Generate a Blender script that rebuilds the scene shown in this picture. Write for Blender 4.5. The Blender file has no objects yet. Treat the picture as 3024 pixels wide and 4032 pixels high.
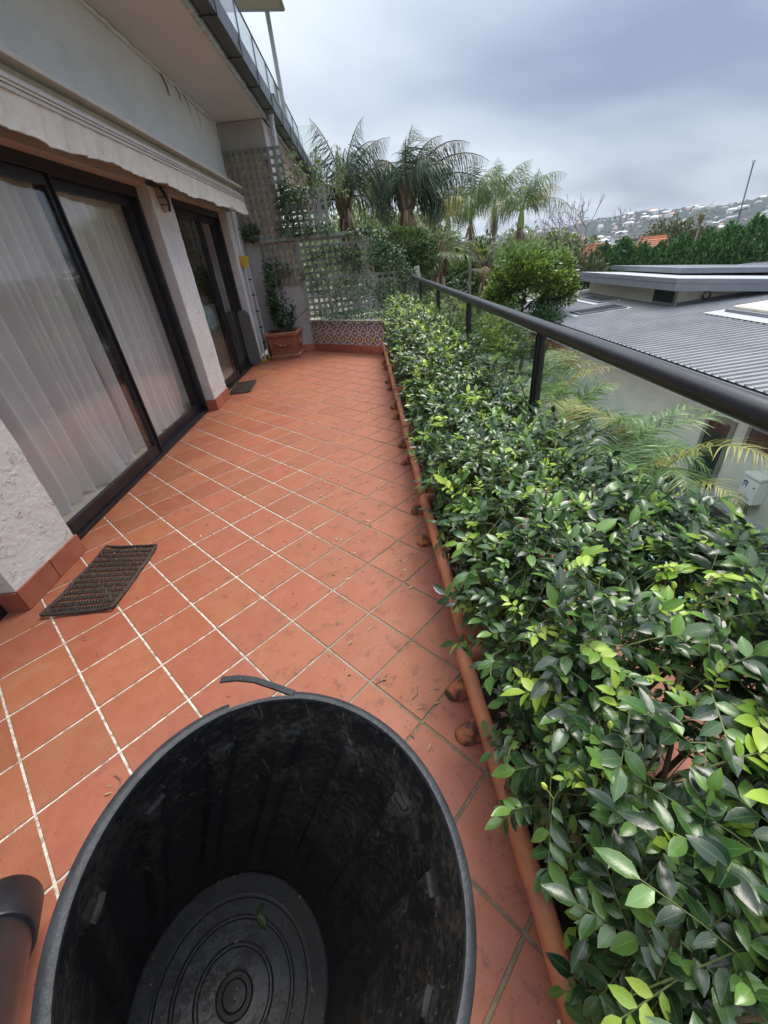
import bpy, math, random
import numpy as np
from mathutils import Vector, Matrix, noise
random.seed(7); rng = np.random.default_rng(7)
R_ = math.radians
sc = bpy.context.scene
col = sc.collection

# ---------------------------------------------------------------- camera
EYE = Vector((0, 0, 1.375))
RC = [[0.99496627, -0.09983893, -0.00862066], [-0.04628968, -0.53419356, 0.84409389], [-0.08887853, -0.8394459, -0.53612609]]
cd = bpy.data.cameras.new('camera'); cam = bpy.data.objects.new('camera', cd); col.objects.link(cam)
M = Matrix(((RC[0][0], -RC[0][1], -RC[0][2], EYE.x), (RC[1][0], -RC[1][1], -RC[1][2], EYE.y), (RC[2][0], -RC[2][1], -RC[2][2], EYE.z), (0, 0, 0, 1)))
cam.matrix_world = M
cd.sensor_fit = 'HORIZONTAL'; cd.sensor_width = 36; cd.lens = 18.886
cd.clip_start = 0.02; cd.clip_end = 20000
sc.camera = cam

# ---------------------------------------------------------------- world, sun, exposure
SUN_EL, SUN_AZ = R_(62), R_(35)
w = bpy.data.worlds.new('World'); sc.world = w; w.use_nodes = True
nt = w.node_tree; nt.nodes.clear()
def nn(nt, typ, **kw):
    n = nt.nodes.new(typ)
    for k, v in kw.items():
        if k[0] == 'i' and k[1:].isdigit(): n.inputs[int(k[1:])].default_value = v
        else: setattr(n, k, v)
    return n
out = nn(nt, 'ShaderNodeOutputWorld')
sky = nn(nt, 'ShaderNodeTexSky'); sky.sky_type = 'NISHITA'; sky.sun_disc = False
sky.sun_elevation = SUN_EL; sky.sun_rotation = SUN_AZ
bgn = nn(nt, 'ShaderNodeBackground'); bgn.inputs[1].default_value = 0.08
nt.links.new(sky.outputs[0], bgn.inputs[0])
tc = nn(nt, 'ShaderNodeTexCoord')
sep = nn(nt, 'ShaderNodeSeparateXYZ'); nt.links.new(tc.outputs['Generated'], sep.inputs[0])
def mth(nt, op, a, b=None, c=None):
    n = nt.nodes.new('ShaderNodeMath'); n.operation = op
    for i, v in enumerate((a, b, c)):
        if v is None: continue
        if isinstance(v, (int, float)): n.inputs[i].default_value = v
        else: nt.links.new(v, n.inputs[i])
    return n.outputs[0]
zz = mth(nt, 'ADD', mth(nt, 'MAXIMUM', sep.outputs[2], 0.0), 0.16)
cx = mth(nt, 'DIVIDE', sep.outputs[0], zz); cy = mth(nt, 'DIVIDE', sep.outputs[1], zz)
comb = nn(nt, 'ShaderNodeCombineXYZ')
rx = mth(nt, 'ADD', mth(nt, 'MULTIPLY', cx, 0.62), mth(nt, 'MULTIPLY', cy, 0.30))
ry = mth(nt, 'SUBTRACT', mth(nt, 'MULTIPLY', cy, 0.95), mth(nt, 'MULTIPLY', cx, 0.38))
nt.links.new(rx, comb.inputs[0]); nt.links.new(ry, comb.inputs[1])
n1 = nn(nt, 'ShaderNodeTexNoise'); n1.inputs['Scale'].default_value = 0.8; n1.inputs['Detail'].default_value = 5; n1.inputs['Roughness'].default_value = 0.45
n1.inputs['Distortion'].default_value = 0.3
nt.links.new(comb.outputs[0], n1.inputs['Vector'])
# thinner cloud (brighter) towards the front left, a thicker bank towards the front right
grad = mth(nt, 'ADD', mth(nt, 'MULTIPLY', sep.outputs[0], -0.44), mth(nt, 'MULTIPLY', sep.outputs[1], 0.05))
val = mth(nt, 'ADD', n1.outputs[0], mth(nt, 'ADD', grad, 0.03))
cr = nn(nt, 'ShaderNodeValToRGB')
e = cr.color_ramp.elements
e[0].position = 0.22; e[0].color = (0.215, 0.26, 0.37, 1)
e[1].position = 0.68; e[1].color = (0.78, 0.83, 0.88, 1)
m_ = e.new(0.42); m_.color = (0.44, 0.50, 0.60, 1)
nt.links.new(val, cr.inputs[0])
bgc = nn(nt, 'ShaderNodeBackground'); bgc.inputs[1].default_value = 1.0
# overcast sky: brighter towards the zenith
lum = mth(nt, 'ADD', 0.43, mth(nt, 'MULTIPLY', mth(nt, 'POWER', mth(nt, 'MAXIMUM', sep.outputs[2], 0.0), 2.6), 1.95))
vm = nn(nt, 'ShaderNodeVectorMath'); vm.operation = 'SCALE'; nt.links.new(cr.outputs[0], vm.inputs[0]); nt.links.new(lum, vm.inputs['Scale'])
nt.links.new(vm.outputs[0], bgc.inputs[0])
mx = nn(nt, 'ShaderNodeMixShader', i0=0.9)
nt.links.new(bgn.outputs[0], mx.inputs[1]); nt.links.new(bgc.outputs[0], mx.inputs[2]); nt.links.new(mx.outputs[0], out.inputs[0])
sd = bpy.data.lights.new('sun', 'SUN'); sd.energy = 1.5; sd.angle = R_(25); sd.color = (1, 0.93, 0.82)
so = bpy.data.objects.new('sun', sd); col.objects.link(so)
sdir = Vector((math.sin(SUN_AZ) * math.cos(SUN_EL), math.cos(SUN_AZ) * math.cos(SUN_EL), math.sin(SUN_EL)))
so.rotation_euler = (-sdir).to_track_quat('-Z', 'Y').to_euler()
sc.view_settings.view_transform = 'Standard'; sc.view_settings.look = 'None'
sc.view_settings.exposure = 1.38; sc.view_settings.gamma = 1; sc.view_settings.use_curve_mapping = False
sc.cycles.max_bounces = 7; sc.cycles.transparent_max_bounces = 12; sc.cycles.diffuse_bounces = 3; sc.cycles.glossy_bounces = 3
sc.cycles.volume_bounces = 0; sc.cycles.caustics_reflective = False; sc.cycles.caustics_refractive = False

# ---------------------------------------------------------------- materials
def ramp(nt, src, stops):
    r = nt.nodes.new('ShaderNodeValToRGB'); el = r.color_ramp.elements
    while len(el) > 2: el.remove(el[-1])
    for i, (p, c) in enumerate(stops):
        if i < 2: el[i].position = p; el[i].color = c
        else: x = el.new(p); x.color = c
    nt.links.new(src, r.inputs[0]); return r.outputs[0]
def c4(c): return (c[0], c[1], c[2], 1)
def noi(nt, vec, s, det=4, rough=.55, dist=0):
    n = nt.nodes.new('ShaderNodeTexNoise'); n.inputs['Scale'].default_value = s; n.inputs['Detail'].default_value = det
    n.inputs['Roughness'].default_value = rough; n.inputs['Distortion'].default_value = dist
    nt.links.new(vec, n.inputs['Vector']); return n.outputs[0]
def mixc(nt, f, a, b, mode='MIX'):
    m = nt.nodes.new('ShaderNodeMix'); m.data_type = 'RGBA'; m.blend_type = mode
    for s, v in ((0, f), (6, a), (7, b)):
        if isinstance(v, (int, float)): m.inputs[s].default_value = v
        elif isinstance(v, tuple): m.inputs[s].default_value = c4(v)
        else: nt.links.new(v, m.inputs[s])
    return m.outputs[2]
def base(name):
    m = bpy.data.materials.new(name); m.use_nodes = True; nt = m.node_tree
    b = nt.nodes['Principled BSDF']; g = nt.nodes.new('ShaderNodeNewGeometry')
    return m, nt, b, g
def rnd01(nt, g):
    oi = nt.nodes.new('ShaderNodeObjectInfo')
    return mth(nt, 'FRACT', mth(nt, 'ADD', oi.outputs['Random'], g.outputs['Random Per Island']))
def vary(nt, g, c, amt, hue=0.0):
    r = rnd01(nt, g); h = nt.nodes.new('ShaderNodeHueSaturation')
    nt.links.new(mth(nt, 'ADD', mth(nt, 'MULTIPLY', r, 2 * amt), 1 - amt), h.inputs['Value'])
    if hue: nt.links.new(mth(nt, 'ADD', mth(nt, 'MULTIPLY', mth(nt, 'FRACT', mth(nt, 'MULTIPLY', r, 7.3)), 2 * hue), .5 - hue), h.inputs['Hue'])
    nt.links.new(c, h.inputs['Color']); return h.outputs[0]
def addbump(nt, b, h, strength, dist=.01):
    bp = nt.nodes.new('ShaderNodeBump'); bp.inputs['Strength'].default_value = strength; bp.inputs['Distance'].default_value = dist
    nt.links.new(h, bp.inputs['Height']); nt.links.new(bp.outputs[0], b.inputs['Normal'])
def mat(name, c1, c2=None, s=4, rough=.6, bump=.1, bs=60, rnd=0, metal=0, spec=.5, lo=.38, hi=.62, speck=None, bd=.005):
    m, nt, b, g = base(name); P = g.outputs['Position']
    c2 = c2 or tuple(x * .8 for x in c1)
    c = ramp(nt, noi(nt, P, s, 6, .6), [(lo, c4(c1)), (hi, c4(c2))])
    if speck:
        f = ramp(nt, noi(nt, P, speck[1], 3, .5), [(speck[2], (0, 0, 0, 1)), (speck[2] + .04, (1, 1, 1, 1))])
        c = mixc(nt, f, c, speck[0])
    if rnd: c = vary(nt, g, c, rnd)
    nt.links.new(c, b.inputs['Base Color'])
    b.inputs['Roughness'].default_value = rough; b.inputs['Metallic'].default_value = metal; b.inputs['Specular IOR Level'].default_value = spec
    if bump: addbump(nt, b, noi(nt, P, bs, 4), bump, bd)
    return m
def leafmat(name, cols, rough=.35, trans=.25, spec=.5, rib=None, hue=.0, val=.3):
    m, nt, b, g = base(name)
    r = rnd01(nt, g)
    c = ramp(nt, r, [(i / (len(cols) - 1), c4(x)) for i, x in enumerate(cols)])
    if rib:
        tcn = nt.nodes.new('ShaderNodeTexCoord'); sp = nt.nodes.new('ShaderNodeSeparateXYZ'); nt.links.new(tcn.outputs['UV'], sp.inputs[0])
        d = mth(nt, 'ABSOLUTE', mth(nt, 'SUBTRACT', sp.outputs[0], .5))
        f = ramp(nt, d, [(.012, (1, 1, 1, 1)), (.035, (0, 0, 0, 1))])
        c = mixc(nt, mth(nt, 'MULTIPLY', f, .30), c, rib)
        f2 = ramp(nt, d, [(.44, (0, 0, 0, 1)), (.5, (1, 1, 1, 1))])
        c = mixc(nt, mth(nt, 'MULTIPLY', f2, .25), c, rib)
    if rib:
        vv = mth(nt, 'SINE', mth(nt, 'MULTIPLY', mth(nt, 'SUBTRACT', sp.outputs[1], mth(nt, 'MULTIPLY', d, .55)), 75))
        c = mixc(nt, mth(nt, 'MULTIPLY', ramp(nt, vv, [(.80, (0, 0, 0, 1)), (1.0, (1, 1, 1, 1))]), .02), c, rib)
        sn = noi(nt, g.outputs['Position'], 130, 3, .6)
        c = mixc(nt, mth(nt, 'MULTIPLY', ramp(nt, sn, [(.68, (0, 0, 0, 1)), (.73, (1, 1, 1, 1))]), .7), c, (.16, .12, .05))
        c = mixc(nt, mth(nt, 'MULTIPLY', ramp(nt, noi(nt, g.outputs['Position'], 35, 4, .6), [(.5, (0, 0, 0, 1)), (.8, (1, 1, 1, 1))]), .16), c, rib)
        addbump(nt, b, mth(nt, 'ADD', mth(nt, 'MULTIPLY', vv, .015), noi(nt, g.outputs['Position'], 60, 3)), .22, .003)
    if val: c = vary(nt, g, c, val, hue)
    nt.links.new(c, b.inputs['Base Color'])
    b.inputs['Roughness'].default_value = rough; b.inputs['Specular IOR Level'].default_value = spec
    if trans:
        t = nt.nodes.new('ShaderNodeBsdfTranslucent'); h = nt.nodes.new('ShaderNodeHueSaturation'); h.inputs['Value'].default_value = 1.6; h.inputs['Hue'].default_value = .485
        nt.links.new(c, h.inputs['Color']); nt.links.new(h.outputs[0], t.inputs[0])
        ms = nt.nodes.new('ShaderNodeMixShader'); ms.inputs[0].default_value = trans
        o = nt.nodes['Material Output']
        nt.links.new(b.outputs[0], ms.inputs[1]); nt.links.new(t.outputs[0], ms.inputs[2]); nt.links.new(ms.outputs[0], o.inputs[0])
    return m
def glassmat(name, tint=(.9, .95, .93), refl=1.0):
    m = bpy.data.materials.new(name); m.use_nodes = True; nt = m.node_tree; nt.nodes.clear()
    o = nt.nodes.new('ShaderNodeOutputMaterial'); t = nt.nodes.new('ShaderNodeBsdfTransparent'); t.inputs[0].default_value = c4(tint)
    gl = nt.nodes.new('ShaderNodeBsdfGlossy'); gl.inputs['Roughness'].default_value = .01
    g = nt.nodes.new('ShaderNodeNewGeometry'); dp = nt.nodes.new('ShaderNodeVectorMath'); dp.operation = 'DOT_PRODUCT'
    nt.links.new(g.outputs['Normal'], dp.inputs[0]); nt.links.new(g.outputs['Incoming'], dp.inputs[1])
    k = mth(nt, 'POWER', mth(nt, 'SUBTRACT', 1.0, mth(nt, 'ABSOLUTE', dp.outputs['Value'])), 5.0)
    fm = mth(nt, 'MINIMUM', mth(nt, 'MULTIPLY', mth(nt, 'ADD', .042, mth(nt, 'MULTIPLY', k, .958)), refl), 1.0)
    ms = nt.nodes.new('ShaderNodeMixShader')
    nt.links.new(fm, ms.inputs[0]); nt.links.new(t.outputs[0], ms.inputs[1]); nt.links.new(gl.outputs[0], ms.inputs[2]); nt.links.new(ms.outputs[0], o.inputs[0])
    return m

def terracotta_tile():
    m, nt, b, g = base('terracotta_tile'); P = g.outputs['Position']
    a = ramp(nt, noi(nt, P, 1.1, 4, .6), [(.36, c4((.300, .088, .038))), (.64, c4((.276, .092, .050)))])
    a = mixc(nt, ramp(nt, noi(nt, P, 9, 6, .65, .8), [(.42, (0, 0, 0, 1)), (.85, (1, 1, 1, 1))]), a, (.345, .135, .080))
    a = vary(nt, g, a, .11, .006)
    sp = nt.nodes.new('ShaderNodeSeparateXYZ'); nt.links.new(P, sp.inputs[0])
    # dusty, paler towards the planters, with dark lichen blots there
    side = nt.nodes.new('ShaderNodeMapRange'); side.inputs[1].default_value = -1.1; side.inputs[2].default_value = .25
    nt.links.new(mth(nt, 'ADD', sp.outputs[0], mth(nt, 'MULTIPLY', noi(nt, P, 1.3, 3), .8)), side.inputs[0])
    a = mixc(nt, mth(nt, 'MULTIPLY', side.outputs[0], .65), a, (.300, .118, .078))
    blot = ramp(nt, noi(nt, P, 14, 6, .75, .4), [(.54, (0, 0, 0, 1)), (.70, (1, 1, 1, 1))])
    a = mixc(nt, mth(nt, 'MULTIPLY', mth(nt, 'MULTIPLY', blot, side.outputs[0]), .85), a, (.09, .055, .042))
    blot2 = ramp(nt, noi(nt, P, 5, 5, .7), [(.56, (0, 0, 0, 1)), (.74, (1, 1, 1, 1))])
    a = mixc(nt, mth(nt, 'MULTIPLY', blot2, .35), a, (.26, .10, .055))
    dots = ramp(nt, noi(nt, P, 95, 2, .5), [(.665, (0, 0, 0, 1)), (.70, (1, 1, 1, 1))])
    a = mixc(nt, mth(nt, 'MULTIPLY', dots, .6), a, (.08, .04, .03))
    nt.links.new(a, b.inputs['Base Color'])
    b.inputs['Roughness'].default_value = .5
    nt.links.new(ramp(nt, noi(nt, P, 7, 5), [(.3, (.5,) * 3 + (1,)), (.7, (.8,) * 3 + (1,))]), b.inputs['Roughness'])
    b.inputs['Specular IOR Level'].default_value = .28
    addbump(nt, b, noi(nt, P, 45, 6, .6), .22, .004)
    return m
def grout_mat():
    m, nt, b, g = base('grout'); P = g.outputs['Position']
    sp = nt.nodes.new('ShaderNodeSeparateXYZ'); nt.links.new(P, sp.inputs[0])
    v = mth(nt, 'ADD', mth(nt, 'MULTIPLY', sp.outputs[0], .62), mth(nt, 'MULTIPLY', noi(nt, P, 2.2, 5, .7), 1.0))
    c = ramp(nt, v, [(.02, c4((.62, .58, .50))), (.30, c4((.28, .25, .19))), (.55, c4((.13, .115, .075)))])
    c = mixc(nt, ramp(nt, noi(nt, P, 38, 6, .8), [(.46, (0, 0, 0, 1)), (.62, (1, 1, 1, 1))]), c, (.22, .17, .12))
    nt.links.new(c, b.inputs['Base Color']); b.inputs['Roughness'].default_value = .9
    addbump(nt, b, noi(nt, P, 160, 4), .5, .004)
    return m
def render_mat(name, c1, c2, relief=.6):
    m, nt, b, g = base(name); P = g.outputs['Position']
    c = ramp(nt, noi(nt, P, 3, 6, .6), [(.35, c4(c1)), (.7, c4(c2))])
    c = mixc(nt, mth(nt, 'MULTIPLY', ramp(nt, noi(nt, P, 24, 5, .7), [(.58, (0, 0, 0, 1)), (.7, (1, 1, 1, 1))]), .22), c, tuple(x * .7 for x in c1))
    nt.links.new(c, b.inputs['Base Color']); b.inputs['Roughness'].default_value = .85; b.inputs['Specular IOR Level'].default_value = .2
    big = noi(nt, P, 7, 6, .65, 1.2)
    ridge = mth(nt, 'SUBTRACT', 1.0, mth(nt, 'MULTIPLY', mth(nt, 'ABSOLUTE', mth(nt, 'SUBTRACT', big, .5)), 14))
    ridge = mth(nt, 'MULTIPLY', mth(nt, 'MAXIMUM', ridge, 0.0), ramp(nt, noi(nt, P, 14, 3, .5), [(.54, (0, 0, 0, 1)), (.64, (1, 1, 1, 1))]))
    h = mth(nt, 'ADD', mth(nt, 'MULTIPLY', ridge, .5), mth(nt, 'ADD', mth(nt, 'MULTIPLY', noi(nt, P, 30, 6, .6), .7), noi(nt, P, 5, 3)))
    addbump(nt, b, h, relief, .012)
    return m
def deco_mat():
    # glazed tile print: folded fourfold scrolls in blue, yellow rosettes in the lower row
    m, nt, b, g = base('glazed_pattern'); t = nt.nodes.new('ShaderNodeTexCoord'); O = t.outputs['Object']
    sp = nt.nodes.new('ShaderNodeSeparateXYZ'); nt.links.new(O, sp.inputs[0])
    u = mth(nt, 'ABSOLUTE', mth(nt, 'MULTIPLY', sp.outputs[0], 5.4)); v = mth(nt, 'ABSOLUTE', mth(nt, 'MULTIPLY', sp.outputs[2], 5.4))
    mxv = mth(nt, 'MAXIMUM', u, v); mnv = mth(nt, 'MINIMUM', u, v)
    cb = nt.nodes.new('ShaderNodeCombineXYZ'); nt.links.new(mxv, cb.inputs[0]); nt.links.new(mnv, cb.inputs[1])
    n = noi(nt, cb.outputs[0], 5.2, 1.2, .5, 2.0)
    sc_ = ramp(nt, n, [(.455, (0, 0, 0, 1)), (.475, (1, 1, 1, 1))])
    c = mixc(nt, sc_, (.84, .77, .64), (.06, .065, .17))
    n2 = noi(nt, cb.outputs[0], 17, 1, .5, 1.0)
    c = mixc(nt, ramp(nt, n2, [(.62, (0, 0, 0, 1)), (.64, (1, 1, 1, 1))]), c, (.26, .10, .05))
    rr = mth(nt, 'SQRT', mth(nt, 'ADD', mth(nt, 'MULTIPLY', u, u), mth(nt, 'MULTIPLY', v, v)))
    an = mth(nt, 'ARCTAN2', mnv, mxv)
    pet = mth(nt, 'ADD', .17, mth(nt, 'MULTIPLY', mth(nt, 'COSINE', mth(nt, 'MULTIPLY', an, 8)), .11))
    fl = mth(nt, 'LESS_THAN', rr, pet)
    oi = nt.nodes.new('ShaderNodeObjectInfo'); gate = mth(nt, 'GREATER_THAN', oi.outputs['Object Index'], .5)
    c = mixc(nt, mth(nt, 'MULTIPLY', fl, gate), c, (.72, .40, .05))
    c = mixc(nt, mth(nt, 'MULTIPLY', mth(nt, 'LESS_THAN', rr, .06), gate), c, (.25, .09, .04))
    nt.links.new(c, b.inputs['Base Color']); b.inputs['Roughness'].default_value = .18
    return m
def bin_mat():
    m, nt, b, g = base('bin_plastic'); P = g.outputs['Position']
    dirt = ramp(nt, mth(nt, 'ADD', mth(nt, 'MULTIPLY', noi(nt, P, 95, 6, .8), .6), mth(nt, 'MULTIPLY', noi(nt, P, 13, 6, .7), .45)), [(.50, (0, 0, 0, 1)), (.68, (1, 1, 1, 1))])
    c = mixc(nt, mth(nt, 'MULTIPLY', dirt, .85), (.014, .014, .015), (.085, .066, .048))
    mp = nt.nodes.new('ShaderNodeMapping'); mp.inputs['Scale'].default_value = (60, 60, 3.5); mp.inputs['Rotation'].default_value = (0, .37, .3)
    nt.links.new(P, mp.inputs[0])
    scr = ramp(nt, noi(nt, mp.outputs[0], 1.6, 3, .6, .6), [(.66, (0, 0, 0, 1)), (.69, (1, 1, 1, 1))])
    c = mixc(nt, mth(nt, 'MULTIPLY', scr, .6), c, (.15, .13, .11))
    nt.links.new(c, b.inputs['Base Color'])
    nt.links.new(ramp(nt, dirt, [(0, (.42,) * 3 + (1,)), (1, (.85,) * 3 + (1,))]), b.inputs['Roughness'])
    addbump(nt, b, noi(nt, P, 90, 5, .6), .15, .003)
    return m
T = {}
T['tile'] = terracotta_tile(); T['grout'] = grout_mat(); T['deco'] = deco_mat(); T['bin'] = bin_mat()
T['render'] = render_mat('white_render', (.70, .695, .645), (.60, .60, .55), .8)
T['render_grey'] = render_mat('grey_render', (.72, .695, .66), (.64, .62, .59), .5)
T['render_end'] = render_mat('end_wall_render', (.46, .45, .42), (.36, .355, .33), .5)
T['reveal'] = mat('reveal_paint', (.50, .455, .40), (.43, .39, .345), 5, .8, .2, 60)
T['soffit'] = mat('soffit_paint', (.64, .645, .63), (.59, .595, .58), 1.2, .8, .08, 30)
T['fascia'] = mat('fascia_paint', (.55, .58, .60), (.38, .41, .43), 14, .5, .15, 50)
T['gutter'] = mat('gutter_metal', (.11, .118, .13), (.085, .09, .10), 6, .4, .05, 40, metal=.3)
T['black'] = mat('black_aluminium', (.018, .018, .022), (.010, .010, .013), 9, .38, .04, 80, speck=((.25, .25, .25), 90, .74))
T['handrail'] = mat('charcoal_powder_coat', (.019, .020, .024), (.015, .016, .019), 8, .36, .12, 420, bd=.002)
T['glass'] = glassmat('window_glass', (.98, .985, .98), 1.35)
T['railglass'] = glassmat('rail_glass', (.94, .97, .95), 1.0)
T['skin'] = mat('skirting_terracotta', (.42, .145, .085), (.36, .115, .07), 10, .5, .2, 50, rnd=.13)
T['pot'] = mat('pot_terracotta', (.46, .165, .070), (.30, .125, .070), 9, .75, .5, 70, lo=.34, hi=.68, speck=((.62, .42, .30), 38, .70))
T['potold'] = mat('old_terracotta', (.40, .15, .07), (.07, .045, .028), 26, .8, .5, 70, lo=.42, hi=.58)
T['pot2'] = mat('urn_terracotta', (.36, .14, .075), (.26, .10, .055), 10, .8, .3, 70)
T['soil'] = mat('soil', (.035, .022, .014), (.012, .008, .006), 40, .95, .9, 60, bd=.02)
T['leaf'] = leafmat('jasmine_leaf', [(.009, .028, .011), (.014, .042, .014), (.024, .064, .018), (.042, .098, .022), (.10, .19, .035)], .28, .15, .5, (.22, .34, .10))
T['leaf_new'] = leafmat('jasmine_new_leaf', [(.16, .32, .03), (.27, .43, .05), (.40, .52, .09)], .38, .35, .5, (.50, .62, .18), val=.15)
T['bud'] = mat('jasmine_bud', (.62, .72, .12), (.50, .64, .10), 30, .5, 0)
T['stem'] = mat('stem_bark', (.20, .15, .085), (.10, .075, .05), 30, .8, .3, 90)
T['cutwood'] = mat('cut_wood', (.50, .42, .28), (.38, .30, .19), 90, .8, .1, 90)
T['stemg'] = mat('green_stem', (.13, .17, .05), (.09, .12, .04), 30, .6, 0)
T['ivy'] = leafmat('climber_leaf', [(.015, .045, .015), (.03, .075, .025), (.07, .14, .04)], .42, .15, .5, val=.35)
T['ivyl'] = leafmat('climber_leaf_light', [(.06, .12, .03), (.13, .22, .05)], .42, .25, .5)
T['slat'] = mat('grey_green_paint', (.28, .29, .25), (.20, .21, .18), 12, .75, .25, 80, rnd=.12)
T['brick'] = mat('cream_brick', (.80, .69, .47), (.66, .56, .38), 7, .9, .3, 50, rnd=.15)
T['mortar'] = mat('mortar', (.46, .42, .35), (.38, .34, .29), 20, .95, .3, 90)
T['fabric'] = mat('awning_canvas', (.70, .63, .52), (.62, .55, .455), 6, .85, .2, 500, bd=.002)
T['cream_metal'] = mat('cream_metal', (.55, .50, .42), (.50, .45, .38), 6, .45, .03, 60)
T['white'] = mat('white_paint', (.72, .72, .70), (.64, .64, .62), 5, .5, .03, 60)
T['curtain'] = None
T['floorin'] = mat('carpet', (.55, .50, .44), (.48, .44, .38), 60, .95, .3, 200)
T['roomwall'] = mat('room_wall', (.72, .69, .64), (.69, .66, .61), 2, .8, 0)
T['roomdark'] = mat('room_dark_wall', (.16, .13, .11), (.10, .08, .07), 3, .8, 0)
T['wicker'] = mat('wicker', (.56, .46, .33), (.36, .28, .19), 60, .7, .3, 120, rnd=.2)
T['teal'] = mat('teal_fabric', (.34, .50, .48), (.62, .74, .70), 30, .85, .2, 100)
T['tapestry'] = mat('tapestry', (.52, .27, .13), (.16, .10, .06), 22, .9, .2, 90)  # colour stands in for the trellis mirrored in the glass, over a painting
T['alu'] = mat('aluminium', (.66, .67, .68), (.54, .55, .56), 14, .35, .08, 120, metal=.3)
T['yellow'] = mat('yellow_plastic', (.72, .46, .07), (.62, .38, .06), 10, .5, .05, 60)
T['grip'] = mat('grip_tape', (.16, .16, .152), (.13, .13, .125), 10, .8, 0)
T['mat'] = mat('coir_mat', (.085, .062, .045), (.035, .027, .02), 70, .9, .6, 220, rnd=.3)
T['litter'] = leafmat('dry_leaf', [(.30, .17, .08), (.45, .33, .20), (.20, .10, .05), (.50, .42, .30)], .8, .1, .2)
T['crumb'] = mat('soil_crumb', (.05, .03, .02), (.03, .02, .015), 30, .95, 0)
T['roofm'] = mat('roof_steel', (.30, .305, .31), (.25, .255, .26), 1.5, .38, .02, 30, metal=.25)
T['roofl'] = mat('roof_flashing', (.42, .44, .46), (.36, .38, .40), 3, .4, .02, 30, metal=.2)
T['roofd'] = mat('fascia_steel', (.16, .175, .20), (.14, .155, .18), 3, .4, .02, 30, metal=.1)
T['ncream'] = mat('cream_render', (.62, .56, .47), (.54, .49, .41), 6, .85, .15, 90)
T['nwall'] = mat('pale_render', (.68, .70, .65), (.60, .63, .58), 2.5, .85, .1, 80)
T['darkglass'] = mat('dark_window', (.025, .034, .034), (.018, .024, .026), 2, .3, 0, spec=.05)
T['nframe'] = mat('grey_frame', (.20, .22, .22), (.17, .19, .19), 5, .5, 0)
T['bark'] = mat('bark', (.16, .125, .095), (.08, .065, .05), 9, .9, .6, 30, bd=.02)
T['palmtrunk'] = mat('palm_trunk', (.30, .27, .23), (.16, .14, .115), 5, .9, .4, 18, bd=.03)
T['husk'] = leafmat('dead_frond', [(.10, .065, .035), (.20, .14, .08), (.30, .24, .15)], .85, .1, .2)
T['kentia'] = leafmat('kentia_leaf', [(.014, .038, .016), (.026, .060, .026), (.060, .10, .038)], .45, .15, .5, val=.3)
T['kyellow'] = leafmat('yellowing_frond', [(.30, .28, .08), (.36, .31, .10), (.16, .18, .05)], .5, .25, .4)
T['cane'] = leafmat('cane_palm_leaf', [(.035, .080, .022), (.075, .145, .040), (.17, .26, .08)], .42, .3, .5, val=.3)
T['cane_stem'] = mat('cane_stem', (.22, .28, .07), (.16, .20, .06), 14, .5, .05, 40)
T['palmb'] = leafmat('bangalow_leaf', [(.035, .075, .020), (.070, .125, .035), (.14, .20, .06)], .5, .2, .5)
T['dome'] = leafmat('clipped_leaf', [(.020, .050, .008), (.040, .085, .012), (.075, .13, .018)], .5, .2, .4)
T['shrub'] = leafmat('shrub_leaf', [(.025, .055, .012), (.050, .095, .016), (.10, .17, .025), (.24, .34, .05)], .42, .25, .5, val=.35)
T['conifer'] = leafmat('conifer_leaf', [(.024, .072, .026), (.050, .125, .038), (.105, .20, .06)], .6, .15, .3, val=.35)
T['olive'] = leafmat('olive_leaf', [(.06, .07, .03), (.10, .10, .045)], .6, .15, .3)
T['light'] = leafmat('pale_tree_leaf', [(.08, .13, .05), (.14, .19, .08), (.20, .25, .11)], .5, .3, .4)
T['redl'] = leafmat('reddish_leaf', [(.12, .03, .02), (.10, .08, .03)], .5, .2, .4)
T['ground'] = mat('ground_soil_grass', (.05, .065, .025), (.085, .08, .045), .4, .95, .3, 4, bd=.05)
T['paving'] = mat('concrete_paving', (.34, .33, .31), (.28, .27, .25), 2, .9, .2, 40)
T['rooftile'] = mat('orange_roof_tile', (.40, .12, .05), (.30, .09, .04), 6, .7, .2, 30, rnd=.15)
T['farwhite'] = mat('far_white_wall', (.70, .70, .69), (.56, .56, .56), .1, .8, 0, rnd=.3)
T['farcream'] = mat('far_cream_wall', (.55, .50, .43), (.45, .41, .36), .1, .8, 0, rnd=.2)
T['farroof'] = mat('far_grey_roof', (.22, .21, .22), (.16, .16, .17), .1, .8, 0, rnd=.25)
T['farred'] = mat('far_red_roof', (.36, .15, .09), (.28, .12, .08), .1, .8, 0, rnd=.2)
T['farwood'] = leafmat('far_tree', [(.008, .018, .010), (.016, .030, .016), (.028, .042, .022)], .9, 0, .1, val=.3)
T['salmon'] = mat('salmon_render', (.46, .29, .23), (.42, .265, .21), 2, .85, .05, 40)
T['crane'] = mat('crane_steel', (.10, .13, .20), (.09, .11, .17), 2, .5, 0)
T['cloth'] = mat('umbrella_cloth', (.62, .54, .38), (.58, .50, .35), 5, .85, 0)
T['pole'] = mat('grey_pole', (.42, .44, .43), (.38, .40, .39), 5, .5, 0)
T['wpost'] = mat('weathered_post', (.45, .45, .43), (.22, .22, .20), 14, .9, .4, 40)
T['whitebox'] = mat('heater_casing', (.70, .72, .72), (.66, .68, .68), 4, .4, 0)
T['blue'] = mat('logo_blue', (.03, .05, .28), None, 4, .4, 0)
T['red'] = mat('print_red', (.50, .08, .09), None, 4, .5, 0)
T['ink'] = mat('print_dark', (.04, .045, .055), None, 4, .5, 0)
T['cable'] = mat('black_cable', (.015, .015, .015), None, 9, .5, 0)
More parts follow.
